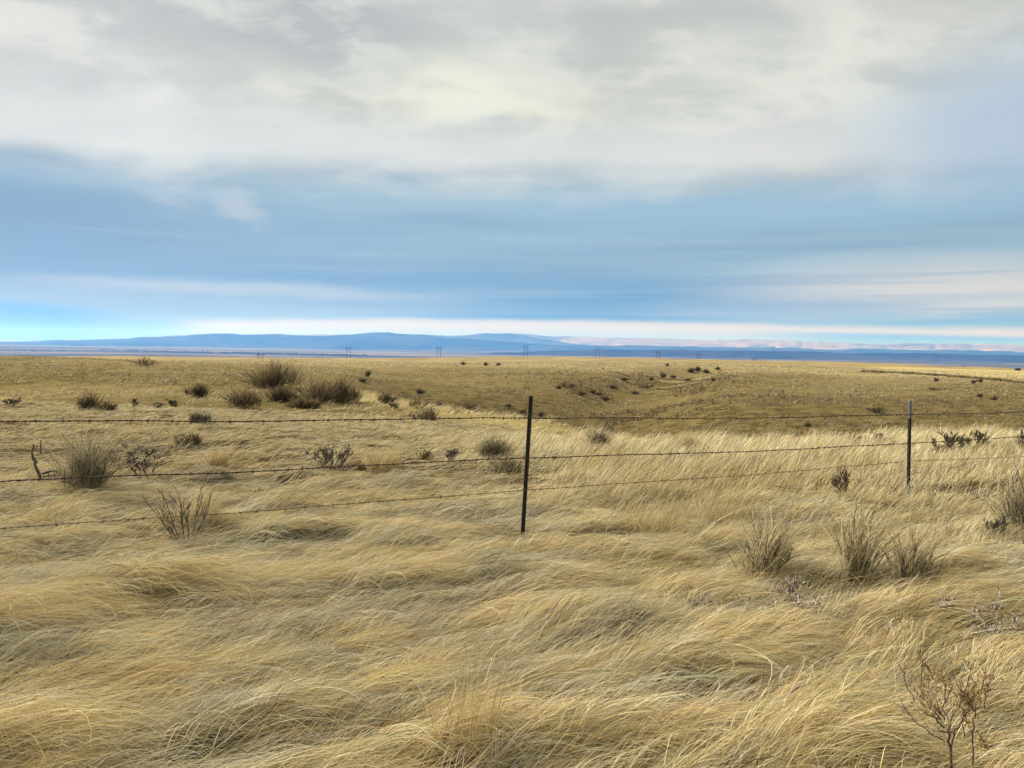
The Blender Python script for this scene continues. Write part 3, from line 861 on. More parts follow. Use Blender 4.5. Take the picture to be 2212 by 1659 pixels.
def leaves_mesh(rd, sk, pal, per, size, wd, lev=1, spread=0.012, t0=0.3, upright=0.7):
    """leaves set along the outer twigs"""
    P, D, C = [], [], []
    for p, a, b, l in sk:
        if l < lev: continue
        for _ in range(per):
            s = rd.uniform(t0, 1.0) * (len(p) - 1); i = min(int(s), len(p) - 2); f = s - i
            q = p[i] * (1 - f) + p[i + 1] * f; dd = p[i + 1] - p[i]; dd = dd / (np.linalg.norm(dd) + 1e-9)
            o = np.array([rd.gauss(0, 1), rd.gauss(0, 1), rd.gauss(0, 1)])
            P.append(q + o * spread); D.append(dd * upright + o * 0.45 + np.array([0, 0, 0.25])); C.append(rd.choice(pal))
    P, D = np.array(P), norm(np.array(D)); n = len(P)
    L = size * RNG.uniform(0.6, 1.4, n)[:, None]
    Q = np.stack([P, P + D * L * 0.55, P + D * L], 1)
    S = norm(np.cross(D, RNG.standard_normal((n, 3))))
    W_ = wd * RNG.uniform(0.7, 1.3, n)[:, None] * np.array([[0.7, 1.0, 0.35]])
    mb = MB()
    mb.ribbons(Q, W_, np.repeat(S[:, None], 3, 1), np.array(C) * RNG.uniform(0.8, 1.2, (n, 1)))
    return mb


FEET = []


def twig_cloud(kind, h, w, n, Y):
    """fine upright twigs rooted all over the plant, tallest towards its middle"""
    nc = {'dark': 5, 'sage': 6, 'spike': 5}[kind]
    ca = RNG.random(nc) * 2 * PI; cq = RNG.random(nc) ** 0.5 * 0.30; cq[0] *= 0.3
    ch = RNG.uniform(0.55, 1.05, nc); ch[0] = 1.05; cr = RNG.uniform(0.14, 0.24, nc) * (1.25 if kind == 'spike' else 1.0)
    c_ = RNG.integers(0, nc, n)
    a = RNG.random(n) * 2 * PI; q = RNG.random(n) ** 0.55
    rx = (np.cos(ca) * cq)[c_] * w + np.cos(a) * q * cr[c_] * w
    ry = (np.sin(ca) * cq)[c_] * w * 0.8 + np.sin(a) * q * cr[c_] * w * 0.8
    drop_ = 0.35 if kind == 'spike' else 0.55
    top = h * (1.25 if kind == 'spike' else 1.12) * ch[c_] * (1.08 - drop_ * q ** 2) * RNG.uniform(0.6 if kind != 'spike' else 0.7, 1.08, n)
    b0 = top * RNG.uniform(0.0, 0.55 if kind != 'spike' else 0.25, n); L = (top - b0) * RNG.uniform(.8, 1.15, n)
    k = 5; P = np.zeros((n, k, 3)); lean = RNG.standard_normal((n, 2)) * (0.30 if kind != 'spike' else 0.13); fan = 0.35 if kind != 'spike' else 0.16
    dx = np.cos(a) * q * fan + (0.10 if kind != 'spike' else 0.16) + lean[:, 0]; dy = np.sin(a) * q * 0.3 + lean[:, 1]
    cv = RNG.standard_normal((n, 2)) * 0.25
    for i in range(k):
        f = i / (k - 1)
        P[:, i, 0] = rx + L * (dx * f + cv[:, 0] * f * f) - 0.12 * w * (b0 / np.maximum(top, .01)) * np.cos(a) * q
        P[:, i, 1] = ry + L * (dy * f + cv[:, 1] * f * f)
        P[:, i, 2] = b0 + L * f - 0.03
    pal = {'dark': DARK, 'sage': SAGE, 'spike': SPIKE}[kind]
    col = np.array(pal)[RNG.integers(0, len(pal), n)] * RNG.uniform(.75, 1.25, (n, 1))
    T = norm(np.gradient(P, axis=1)); S = norm(np.cross(T, norm(RNG.standard_normal((n, 1, 3)))))
    mb = MB()
    wid = {'dark': max(0.008, 0.00055 * Y), 'sage': max(0.006, 0.00055 * Y), 'spike': 0.0040}[kind]
    prof_ = np.array([[0.7, 1.0, 1.0, 0.9, 0.4]]) if kind != 'spike' else np.array([[0.6, 0.8, 1.2, 1.5, 0.7]])
    mb.ribbons(P, wid * RNG.uniform(.6, 1.3, (n, 1)) * prof_, S, col)
    m = n * (18 if kind == 'spike' else 5 if Y < 20 else 2)                    # small leaves along the twigs
    j = RNG.integers(0, n, m); f = RNG.uniform(0.35, 1.0, m) * (k - 1); i0 = np.minimum(f.astype(int), k - 2); ff = (f - i0)[:, None]
    p0 = P[j, i0] * (1 - ff) + P[j, i0 + 1] * ff
    d = norm(T[j, i0] * 0.9 + RNG.standard_normal((m, 3)) * 0.45)
    ll = (0.016 if kind == 'spike' else max(0.018, 0.0016 * Y)) * RNG.uniform(.6, 1.4, m)[:, None]
    Q = np.stack([p0, p0 + d * ll * .55, p0 + d * ll], 1)
    s2 = norm(np.cross(d, RNG.standard_normal((m, 3))))
    mb.ribbons(Q, (0.0042 if kind == 'spike' else max(0.005, 0.0005 * Y)) * np.ones((m, 1)) * np.array([[.7, 1, .35]]), np.repeat(s2[:, None], 3, 1), col[j] * RNG.uniform(.8, 1.25, (m, 1)))
    return mb


def shrub(kind, fx, fy, wF, hF, label, seed, group=None, Yfix=None):
    """fx, fy: foot of the plant read on the 3840 wide photograph; wF, hF its size there"""
    rd = random.Random(seed)
    if Yfix is None: X, Y = hit(fx / 1.736, fy / 1.736)
    else:
        d = ray(fx / 1.736, fy / 1.736); X, Y = d.x * Yfix, Yfix
    s = Y / 2883.0; w, h = wF * s, hF * s
    rmin = max(0.0016, 0.00040 * Y)
    z = float(ground(np.array([X]), np.array([Y]))[0])
    far = Y > 20
    if kind in ('sage', 'dark', 'spike'):
        nm, cat = ('brush', 'shrub') if kind == 'dark' else ('sagebrush', 'shrub')
        big = hF > 40
        nb = {'dark': 9 if big else 5, 'sage': 8, 'spike': 9}[kind]
        sk = fit(skeleton(rd, h * .75, w * .8, nb, [3 if big else 2], 1, up=0.04, wob=.2, r0=0.006 + .008 * h), h * 0.70, w * 0.78)
        lf = twig_cloud(kind, h, w, {'dark': 900 if big and w > 1.6 else 460 if big else 110, 'sage': 640 if not far else 240, 'spike': 240}[kind], Y)
    elif kind == 'bare':
        nm, cat = 'bare_shrub', 'shrub'
        sk = fit(skeleton(rd, h, w, 6, [6, 5, 3], 3, up=0.05, wob=0.20, r0=0.010), h, w)
        lf = None; rmin = max(0.0014, 0.00026 * Y)
    elif kind == 'open':
        nm, cat = 'bare_shrub', 'shrub'
        sk = fit(skeleton(rd, h, w, 8, [4, 2], 2, up=0.03, wob=0.08, r0=0.0075), h, w)
        lf = None; rmin = 0.0016
    elif kind == 'weed':
        nm, cat = 'dry_weed', 'weed'
        sk = fit(skeleton(rd, h, w, 6, [7, 3], 2, up=0.08, r0=0.005), h, w)
        lf = leaves_mesh(rd, sk, RED, 3, 0.016, 0.007, 1, 0.006, 0.3)
    elif kind == 'tuft':
        nm, cat = 'grass_tuft', 'grass tuft'
        cnt = 190 if Y < 5 else 320 if Y < 14 else 260
        a = RNG.random(cnt) * 2 * PI; rr_ = (0.30 if Y < 14 else 0.18) * w * np.sqrt(RNG.random(cnt))
        head = np.where(RNG.random(cnt) < 0.7, 0.2 + RNG.standard_normal(cnt) * 0.6, a)
        mb = MB(); bx, by = np.cos(a) * rr_ * 1.6, np.sin(a) * rr_
        L = h * RNG.uniform(0.55, 1.12, cnt); k = 6; P = np.zeros((cnt, k, 3)); x_, y_, z_ = bx, by, np.full(cnt, -0.02)
        q0, q1 = RNG.uniform(0.9, 1.5, cnt), RNG.uniform(0.5, 1.25, cnt); wide = min(1.0, 0.9 * w / h)
        for b in range(k):
            P[:, b] = np.stack([x_, y_, z_], -1); ph = q0 + (q1 - q0) * (b / (k - 1)); stp = L / (k - 1)
            x_, y_, z_ = x_ + stp * np.cos(ph) * np.cos(head) * wide, y_ + stp * np.cos(ph) * np.sin(head) * wide, z_ + stp * np.sin(ph)
        ribbon(mb, P, np.maximum(0.0026, 0.00048 * Y) * np.ones(cnt), np.array(TAN)[RNG.integers(0, 4, cnt)] * RNG.uniform(.8, 1.2, (cnt, 1)))
        o = mb.build(nm, m_leaf, loc=(X, Y, z)); return tag(o, label, cat, group)
    elif kind == 'sprawl':
        nm, cat = 'sprawling_weed', 'weed'
        sk = fit(skeleton(rd, h, w, 9, [5], 1, up=0.0, wob=0.2, r0=0.004), h * 1.5, w)
        h *= 1.5; z += 0.05
        lf = leaves_mesh(rd, sk, [(0.62, 0.56, 0.50), (0.50, 0.45, 0.42), (0.16, 0.10, 0.09), (0.22, 0.14, 0.12), (0.70, 0.66, 0.6), (0.40, 0.32, 0.2)], 12, 0.017, 0.008, 0, 0.016, 0.25)
    if Y < 24 and h > 0.1: FEET.append((X, Y, w, h))
    root = empty(nm, (X, Y, z)); tag(root, label, cat, group)
    twigs_mesh(sk, rmin).build('branches', m_wood if kind not in ('bare', 'open') else m_deadwood, root)
    if lf is not None: lf.build('leaves', m_leaf, root)
    return root


G_H, G_C, G_R, G_L, G_V = 'brush on the left hill', 'brush in the coulee head', 'sagebrush along the right ridge', 'sagebrush beyond the fence on the left', 'sagebrush on the verge'
PLANTS = [
    # left hill
    ('dark', 541, 1372, 95, 36, 'wispy brush breaking the skyline on the crest of the left hill', G_H),
    ('dark', 1025, 1460, 170, 90, 'large dark brush at the top of the dense thicket on the left hill', G_H),
    ('dark', 908, 1528, 106, 62, 'brush at the lower left end of the thicket on the left hill', G_H),
    ('dark', 1075, 1508, 120, 52, 'brush filling the middle of the thicket on the left hill', G_H),
    ('dark', 1190, 1514, 125, 74, 'brush right of the thicket middle, left of its darkest clump', G_H),
    ('dark', 1280, 1512, 105, 88, 'darkest clump of brush closing the right end of the thicket', G_H),
    ('dark', 1134, 1530, 110, 36, 'low brush along the bottom edge of the thicket on the left hill', G_H),
    ('dark', 335, 1540, 88, 74, 'upright brush on the left hill above the top wire, left of the pair', G_H),
    ('dark', 388, 1545, 76, 46, 'lower brush leaning right in the pair on the left hill above the top wire', G_H),
    ('dark', 735, 1490, 66, 52, 'lone dark brush halfway up the left hill, left of the thicket', G_H),
    ('bare', 500, 1529, 34, 34, 'small spindly twigs between the pair of brush and the lone brush on the left hill', G_H),
    ('bare', 590, 1535, 40, 26, 'small crooked twig standing alone just above the top wire on the left hill', G_H),
    ('bare', 650, 1529, 42, 30, 'small forked twig right of the crooked one above the top wire', G_H),
    ('bare', 42, 1526, 46, 32, 'dark bent twig at the left edge of the photo above the top wire', G_H),
    ('dark', 620, 1572, 52, 26, 'low brush cut by the top wire below the small forked twigs', G_H),
    ('sage', 750, 1590, 92, 46, 'pale brush crossed by the top wire left of the thicket foot', G_H),
    ('dark', 717, 1672, 96, 50, 'compact dark round brush between the top and middle wires at left', G_H),
    ('dark', 896, 1693, 28, 22, 'tiny dark brush right of the compact round brush', G_H),
    ('dark', 1450, 1513, 80, 44, 'dark brush right of the thicket on the rounded brow', G_H),
    ('dark', 1476, 1530, 40, 26, 'small brush touching the foot of the dark brush on the brow', G_H),
    ('dark', 1570, 1529, 74, 34, 'wide low brush on the brow above the top wire', G_H),
    ('dark', 1605, 1581, 68, 52, 'dark brush standing right behind the top wire left of the near post', G_H),
    ('dark', 1553, 1572, 56, 34, 'paler brush left of the one behind the top wire', G_H),
    ('dark', 1761, 1536, 42, 32, 'small upright brush alone on the pale brow left of the near post', G_H),
    ('dark', 1573, 1477, 46, 20, 'low brush on the upper brow edge right of the thicket', G_H),
    ('dark', 1644, 1521, 28, 18, 'tiny brush on the brow between two larger ones', G_H),
    ('dark', 1711, 1545, 30, 14, 'flat tiny brush on the brow below the small upright one', G_H),
    ('dark', 1379, 1412, 28, 20, 'small brush above the thicket on the plain, upper of two', G_H),
    ('dark', 1357, 1433, 36, 18, 'small brush above the thicket on the plain, lower of two', G_H),
    # far crest
    ('dark', 1735, 1369, 22, 12, 'small dark bush on the middle skyline field under the third pylon', None),
    ('dark', 1820, 1372, 13, 11, 'tiny dot of brush on the skyline field left of the fourth pylon', None),
    ('dark', 1870, 1371, 18, 7, 'faint flat bush on the skyline field under the fourth pylon', None),
    ('dark', 1905, 1527, 28, 14, 'small bush left of the near post head', G_C),
    ('dark', 1964, 1554, 32, 20, 'dark bush just left of the near post above the top wire', G_C),
    ('dark', 2029, 1562, 30, 20, 'dark bush just right of the near post above the top wire', G_C),
    ('dark', 2128, 1454, 62, 20, 'long low bush at the left end of the coulee head', G_C),
    ('dark', 2093, 1458, 24, 12, 'tiny bush off the left end of the coulee head', G_C),
    ('dark', 2178, 1484, 44, 19, 'bush in the coulee head right of the near post', G_C),
    ('dark', 2222, 1475, 27, 14, 'small bush uppermost of three at the coulee head foot', G_C),
    ('dark', 2248, 1484, 30, 15, 'small bush middle of three at the coulee head foot', G_C),
    ('dark', 2267, 1503, 40, 19, 'bush lowest of three at the coulee head foot', G_C),
    ('dark', 2340, 1429, 32, 15, 'bush on the upper left bank of the coulee head', G_C),
    ('dark', 2416, 1457, 68, 21, 'longest dark bush in the bed of the coulee head', G_C),
    ('dark', 2381, 1480, 32, 15, 'bush below the longest one in the coulee head', G_C),
    ('dark', 2490, 1418, 32, 22, 'dark bush at the very top of the coulee head', G_C),
    ('dark', 2525, 1421, 28, 14, 'small bush right of the top of the coulee head', G_C),
    ('dark', 2440, 1427, 28, 13, 'small bush left of the top of the coulee head', G_C),
    ('dark', 2293, 1456, 50, 14, 'faint low bush in the middle of the coulee head', G_C),
    ('dark', 2580, 1429, 40, 10, 'flat dark bush right of the coulee head', G_C),
    ('dark', 2590, 1396, 36, 16, 'left bush of the pair on the plain above the coulee head', None),
    ('dark', 2614, 1393, 27, 17, 'right bush of the pair on the plain above the coulee head', None),
    ('dark', 2647, 1401, 26, 14, 'bush just below and right of the pair on the plain', None),
    ('dark', 2690, 1387, 24, 10, 'small bush right of the pair and nearer the skyline', None),
    ('bare', 2505, 1376, 14, 12, 'tiny twig poking above the plain over the coulee head', None),
    ('dark', 2672, 1431, 16, 17, 'small upright bush on the right slope below the pair', None),
    ('dark', 3286, 1548, 68, 28, 'red-brown low bush on the right slope left of the far post', None),
    ('dark', 3510, 1430, 24, 11, 'tiny bush on the right slope below the light field', None),
    ('dark', 3677, 1434, 32, 17, 'dark bush against the brush line under the light field', None),
    ('dark', 3648, 1438, 17, 11, 'tiny bush left of the dark one under the light field', None),
    ('dark', 3519, 1464, 68, 11, 'long flat brush on the right slope above the far post', None),
    ('dark', 3671, 1489, 26, 14, 'left bush of the two right of the far post head', None),
    ('dark', 3727, 1500, 25, 16, 'right bush of the two right of the far post head', None),
    ('dark', 3025, 1600, 26, 18, 'small bush at the foot of the right slope behind the top wire', None),
    ('dark', 2287, 1622, 40, 24, 'small dark bush at the coulee foot above the grey sagebrush', None),
    ('dark', 2317, 1640, 26, 12, 'tiny bush below the small dark one at the coulee foot', None),
    ('dark', 2058, 1650, 28, 18, 'small bush right of the near post below the top wire', None),
    # beyond the fence
    ('sage', 330, 1858, 225, 235, 'large grey sagebrush behind the middle wire at left with bushy crown', G_L),
    ('bare', 405, 1745, 90, 48, 'dark flattened twigs on the right flank of the large grey sagebrush', G_L),
    ('bare', 547, 1797, 170, 125, 'open twiggy shrub right of the large grey sagebrush', G_L),
    ('tuft', 800, 1752, 90, 85, 'brown grass tuft above the middle wire right of the twiggy shrub', None),
    ('sage', 835, 1806, 70, 48, 'small sagebrush right under the middle wire below the brown tuft', G_L),
    ('bare', 1235, 1775, 165, 112, 'dark antler-like bare shrub on the middle wire', G_L),
    ('tuft', 1430, 1772, 120, 112, 'tall brown upright tuft on the middle wire left of the near post', None),
    ('dark', 993, 1870, 110, 42, 'low dark tussock of brush below the antler-like shrub', G_L),
    ('dark', 1588, 1722, 56, 38, 'dark small brush above the middle wire left of the near post', G_L),
    ('bare', 1691, 1732, 48, 50, 'small forked bare shrub on the middle wire left of the near post', G_L),
    ('sage', 1850, 1720, 145, 84, 'rounded sagebrush just left of the near post at the middle wire', G_L),
    ('sage', 1905, 1790, 150, 80, 'faded sagebrush in tall grass right below the rounded one', G_L),
    ('sage', 2234, 1696, 104, 92, 'grey bushy sagebrush right of the near post under the top wire', G_R),
    ('tuft', 2560, 1690, 130, 85, 'broad tan tuft on the grass edge halfway between the two posts', None),
    ('dark', 2082, 1737, 46, 28, 'small brush right of the near post on the middle wire', G_R),
    ('bare', 3201, 1674, 50, 42, 'left twig clump of three on the pale ridge left of the far post', G_R),
    ('bare', 3247, 1668, 28, 36, 'thin middle twig of three on the pale ridge left of the far post', G_R),
    ('bare', 3297, 1672, 62, 48, 'right spreading twig clump of three on the pale ridge left of the far post', G_R),
    ('bare', 3560, 1706, 95, 90, 'dark twiggy shrub on the ridge right of the far post', G_R),
    ('dark', 3563, 1708, 120, 42, 'low brush around the foot of the twiggy shrub right of the far post', G_R),
    ('bare', 3660, 1700, 112, 84, 'larger spreading dark shrub on the ridge, second right of the far post', G_R),
    ('dark', 3722, 1694, 54, 32, 'small round brush between the spreading shrub and the right photo edge', G_R),
    ('bare', 3835, 1704, 84, 92, 'dark shrub cut by the right photo edge on the ridge', G_R),
    ('open', 695, 2052, 275, 235, 'wide bare shrub with long straight branches under the bottom wire', G_L),
    ('tuft', 722, 1965, 185, 160, 'golden grass tuft behind the wide bare shrub', None),
    ('weed', 3165, 1892, 84, 135, 'reddish dry weed standing below the bottom wire left of the far post', None),
    ('weed', 3280, 1852, 120, 42, 'low reddish weed right of the standing one', None),
    ('bare', 3420, 1940, 200, 52, 'mat of flattened dead twigs at the foot of the far post', G_V),
    ('sage', 3838, 2004, 160, 200, 'dark sagebrush cut by the right photo edge below the wires', G_V),
    ('bare', 3735, 2014, 66, 84, 'thin bare twigs left of the sagebrush at the right photo edge', G_V),
    ('spike', 2870, 2172, 245, 215, 'spiky sagebrush farthest left of the verge group', G_V),
    ('spike', 3195, 2198, 165, 258, 'tallest spiky sagebrush in the middle of the verge group', G_V),
    ('spike', 3395, 2218, 185, 220, 'spiky sagebrush farthest right of the verge group with dark hollow foot', G_V),
    ('sprawl', 2625, 2326, 95, 40, 'sprawling purple-grey weed farthest left on the verge at right', 'sprawling silvery weeds'),
    ('sprawl', 2860, 2352, 150, 44, 'sprawling weed with dark leaves below the spiky sagebrush', 'sprawling silvery weeds'),
    ('sprawl', 2965, 2286, 90, 52, 'sprawling dark purple weed just below the spiky sagebrush', 'sprawling silvery weeds'),
    ('sprawl', 3040, 2342, 90, 46, 'whitish sprawling weed above the long golden hummock', 'sprawling silvery weeds'),
    ('sprawl', 3330, 2398, 190, 34, 'flat whitish weed in a long strip on the verge', 'sprawling silvery weeds'),
    ('sprawl', 3548, 2342, 50, 38, 'small white-leaved weed upper left of the pale patch', 'sprawling silvery weeds'),
    ('sprawl', 3670, 2356, 110, 44, 'white-leaved weed at the top of the pale patch at right', 'sprawling silvery weeds'),
    ('sprawl', 3715, 2418, 130, 48, 'brightest white-leaved weed in the pale patch at right', 'sprawling silvery weeds'),
    ('sprawl', 3815, 2428, 80, 40, 'white-leaved weed cut by the right photo edge', 'sprawling silvery weeds'),
    ('tuft', 1740, 2830, 250, 400, 'tall upright grass tuft in the foreground centre', None),
    ('tuft', 2440, 2030, 190, 200, 'brown standing tuft under the bottom wire right of the near post', None),
    ('tuft', 2700, 1995, 240, 240, 'broad leaning tuft under the bottom wire between the posts', None),
    ('tuft', 3640, 2290, 190, 110, 'pale leaning grass tuft on the verge near the right edge', None),
]
for i_, (k_, fx, fy, wF, hF, lab, grp) in enumerate(PLANTS):
    if 1 <= i_ <= 6: wF, hF = wF * 1.3, hF * 1.12
    if k_ == 'dark' and wF > 40: wF, hF = wF * 1.3, hF * 1.0
    shrub(k_, fx, fy, wF, hF, lab, 1000 + i_, grp)
print('plants', time.time() - T0)


def branch_thing(name, label, cat, lines, foot, mat, rad, rot_depth=0.35, part=None, seed=3, Yfix=None, twiglets=0):
    """a plant whose limbs are read off the photo; limbs get depth so that it stands as a solid plant"""
    rd = random.Random(seed)
    if Yfix: d = ray(foot[0] / 1.736, foot[1] / 1.736); X, Y = d.x * Yfix, Yfix
    else: X, Y = hit(foot[0] / 1.736, foot[1] / 1.736)
    z = float(ground(np.array([X]), np.array([Y]))[0]); s = Y / 2883.0
    mb = MB()
    for ln, r0 in lines:
        dep = rd.uniform(-rot_depth, rot_depth)
        p = np.array([((a - foot[0]) * s, 0, (foot[1] - b) * s) for a, b in ln])
        p[:, 1] = dep * p[:, 2]
        q = [p[0]]
        for a, b in zip(p[:-1], p[1:]):
            for f in (0.33, 0.66, 1.0): q.append(a + (b - a) * f + (np.array([rd.gauss(0, .004), rd.gauss(0, .004), 0]) if f < 1 else 0))
        q = np.array(q); q[0, 2] -= 0.03 if p[0, 2] < 0.03 else 0
        mb.tube(q, np.maximum(np.linspace(r0, r0 * 0.4, len(q)) * (0.55 if twiglets else 1.0), rad), 5)
        for _ in range(twiglets):
            f = rd.uniform(0.3, 1.0) * (len(q) - 1); i = min(int(f), len(q) - 2); c = q[i] + (q[i + 1] - q[i]) * (f - i)
            d = (q[i + 1] - q[i]); d = d / (np.linalg.norm(d) + 1e-9) + np.array([rd.gauss(0, .6), rd.gauss(0, .6), rd.gauss(.25, .4)])
            tw = limb(rd, c, d / np.linalg.norm(d), rd.uniform(.03, .10), .05, .2, 5); mb.tube(tw, np.linspace(.0010, .0006, 5), 3)
    return X, Y, z, s, mb


# bare shrub in the right foreground corner, its limbs as in the photo
C6 = lambda a, b: (2540 + a * 0.5877, 1905 + b * 0.5877)
L6 = [([(1745, 1700), (1715, 1500), (1690, 1400), (1690, 1330)], .011), ([(1690, 1390), (1640, 1330), (1560, 1285)], .007), ([(1560, 1285), (1520, 1200), (1525, 1100)], .003),
      ([(1700, 1480), (1600, 1430), (1500, 1350), (1430, 1265)], .004), ([(1750, 1540), (1780, 1420), (1840, 1360), (1860, 1240), (1840, 1150)], .007),
      ([(1690, 1320), (1640, 1230), (1690, 1080)], .003), ([(1600, 1300), (1580, 1150), (1605, 990)], .003), ([(1605, 1150), (1630, 1060), (1600, 1000)], .002),
      ([(1780, 1420), (1740, 1300), (1780, 1160), (1730, 1090)], .003), ([(1730, 1330), (1780, 1240), (1850, 960)], .003), ([(1640, 1330), (1580, 1250)], .002),
      ([(1885, 1700), (1890, 1480), (1895, 1350), (1920, 1240), (1985, 1020)], .006), ([(1895, 1350), (1860, 1230), (1850, 1130)], .003), ([(1920, 1240), (1910, 1120), (1935, 1060)], .003),
      ([(1895, 1480), (1960, 1475)], .002), ([(1690, 1400), (1650, 1390)], .004), ([(1700, 1345), (1670, 1300)], .006), ([(1860, 1300), (1830, 1180)], .002)]
X, Y, z, s, mb = branch_thing('bare_shrub', '', '', [([C6(*p) for p in l], r) for l, r in L6], C6(1760, 1690), m_wood, 0.0016, Yfix=2.68, seed=8, twiglets=9)
z = EYE + ray(C6(1760, 1690)[0] / 1.736, C6(1760, 1690)[1] / 1.736).z * 2.68     # its foot is sunk in the thatch
root = empty('bare_shrub', (X, Y, z)); tag(root, 'leafless dark shrub with seeded twigs in the bottom right corner', 'shrub')
mb.build('branches', plain('reddish dark bark', (0.060, 0.032, 0.025), (0.13, 0.075, 0.052), 40), root)
rd = random.Random(4); sk = []
for l, r in L6:
    p = np.array([((C6(*q)[0] - C6(1760, 1690)[0]) * s, 0, (C6(1760, 1690)[1] - C6(*q)[1]) * s) for q in l])
    if r <= .0031 or p[-1, 2] > .28:
        pp = np.array([p[0] + (p[-1] - p[0]) * f for f in np.linspace(0, 1, 6)]); sk.append((p if len(p) > 2 else pp, r, r, 1))
leaves_mesh(rd, sk, [(0.42, 0.30, 0.14), (0.30, 0.20, 0.10), (0.52, 0.40, 0.20)], 60, 0.012, 0.006, 1, 0.013, 0.4).build('seed_heads', m_leaf, root)

# weathered dead stem left of the large sagebrush
C1 = lambda a, b: (a * 0.5877, 1150 + b * 0.5877)
LS = [([(258, 1130), (262, 1080), (240, 1010), (232, 940), (248, 870)], .022), ([(232, 940), (225, 900), (222, 860)], .010), ([(262, 1072), (310, 1055), (380, 1050)], .016), ([(270, 1090), (330, 1080), (375, 1082)], .012),
      ([(240, 1000), (215, 950)], .008), ([(248, 880), (275, 880), (310, 900)], .006), ([(300, 1056), (305, 1095)], .010), ([(345, 1052), (350, 1090)], .008)]
X, Y, z, s, mb = branch_thing('dead_stem', '', '', [([C1(*p) for p in l], r) for l, r in LS], C1(262, 1140), m_deadwood, 0.006)
o = mb.build('dead_shrub_stem', m_deadwood, loc=(X, Y, z)); tag(o, 'grey dead stem with a sideways limb left of the large sagebrush', 'dead wood')

# single stalks that stand clear of the mat (3840 wide readings, foot first)
m_stalk = plain('dry stalk', (0.60, 0.48, 0.25), (0.70, 0.60, 0.36), 30)
STALKS = [([(2570, 2085), (2600, 2030), (2660, 1960), (2740, 1905), (2865, 1862)], 'long pale stalk bowed right in a big arc beside the standing grass', .0045, 'bent pale stalks'),
          ([(2590, 2080), (2630, 2010), (2700, 1940), (2830, 1890)], 'shorter pale stalk bowed right under the big arc', .004, 'bent pale stalks'),
          ([(2255, 2112), (2268, 2040), (2283, 1915)], 'thin straight stalk standing right of the near post', .003, 'thin upright stalks'),
          ([(905, 2660), (912, 2600), (918, 2515)], 'thin upright stalk in the matted grass left of centre', .0022, 'thin upright stalks'),
          ([(1576, 2822), (1577, 2780), (1576, 2735)], 'short upright stalk left of the tall foreground tuft', .0022, 'thin upright stalks'),
          ([(1790, 2530), (1820, 2470), (1860, 2405)], 'bright slanted stalk in the middle of the matted grass', .003, 'slanted stalks'),
          ([(1655, 2880), (1700, 2800), (1735, 2740)], 'slanted stalk at the bottom edge below the tall tuft', .0025, 'slanted stalks'),
          ([(2205, 2860), (2240, 2800), (2275, 2770)], 'curved pale stalk at the bottom edge right of centre', .003, 'slanted stalks'),
          ([(3085, 2545), (3120, 2505), (3165, 2455)], 'pale slanted stalk right of the dark seed stalk', .0025, 'slanted stalks'),
          ([(640, 2500), (690, 2460), (740, 2425)], 'pale slanted stalk in the grey-green mat at left', .0025, 'slanted stalks')]
for ln, lab, rad, grp in STALKS:
    X, Y, z, s, mb = branch_thing('grass_stalk', '', '', [(ln, rad)], ln[0], m_stalk, rad * .6, 0.2, seed=len(lab))
    tag(mb.build('grass_stalk', m_stalk, loc=(X, Y, z)), lab, 'stalk', grp)
ln = [(3004, 2530), (3008, 2505), (3012, 2470)]
X, Y, z, s, mb = branch_thing('seed_stalk', '', '', [(ln, .004)], ln[0], m_wood, .002)
mb.tube(np.array([(0.002, 0, .012), (.005, 0, .028), (.006, 0, .045)]) + 0, [.004, .008, .003], 6)
tag(mb.build('seed_stalk', plain('dark red seed head', (0.07, 0.025, 0.02), (0.12, 0.05, 0.035), 40), loc=(X, Y, z)), 'small dark red seed stalk upright in the matted grass at right', 'stalk')
X, Y = hit(2022 / 1.736, 2728 / 1.736); z = float(ground(np.array([X]), np.array([Y]))[0])
mb = MB(); a = np.linspace(0, 1, 9)
for sgn in (-1, 1):
    P = np.stack([-0.03 + 0.065 * a, 0 * a, 0.06 + 0.012 * np.sin(a * PI) - 0.012 * a], -1)
P = P[None]; mb.ribbons(P, 0.018 * np.sin(a * 0.9 * PI + 0.2)[None], np.tile(np.array([0.1, 0.75, 0.65]), (1, 9, 1)), np.array([[0.55, 0.38, 0.13]]))
mb.ribbons(P + np.array([0, -.006, -.008]), 0.016 * np.sin(a * 0.9 * PI + 0.2)[None], np.tile(np.array([0.1, 0.65, -0.75]), (1, 9, 1)), np.array([[0.42, 0.27, 0.09]]))
tag(mb.build('curled_leaf', m_leaf, loc=(X, Y, z)), 'curled golden dry leaf lying on the matted grass right of centre', 'leaf')

# brush along the edge of the light field on the right
mb = MB(); xs = np.linspace(1862, 2330, 460)
ys = np.interp(xs, [1862, 1900, 1960, 2020, 2080, 2140, 2212, 2330], [803.5, 804.5, 807, 811, 815, 820, 828, 838])
P, C = [], []
for a, b in zip(xs, ys):
    if RNG.random() < 0.12: continue
    X, Y = hit(a + RNG.normal(0, 2), b + RNG.normal(0, 0.7))
    z = float(ground(np.array([X]), np.array([Y]))[0]); hgt = 0.0026 * Y * RNG.uniform(.4, 1.1)
    for _ in range(7):
        o = np.array([RNG.normal(0, .3), RNG.normal(0, .3), 0]); dd = np.array([RNG.normal(0, .4), RNG.normal(0, .4), 1.0]) * hgt * RNG.uniform(.5, 1)
        P.append([np.array([X, Y, z]) + o, np.array([X, Y, z]) + o + dd * .55, np.array([X, Y, z]) + o + dd]); C.append(DARK[RNG.integers(0, 4)])
P = np.array(P); mb.ribbons(P, np.full((len(P), 3), .22) * np.array([[.7, 1, .4]]), np.tile(np.array([1.0, 0.1, 0]), (len(P), 3, 1)), np.array(C))
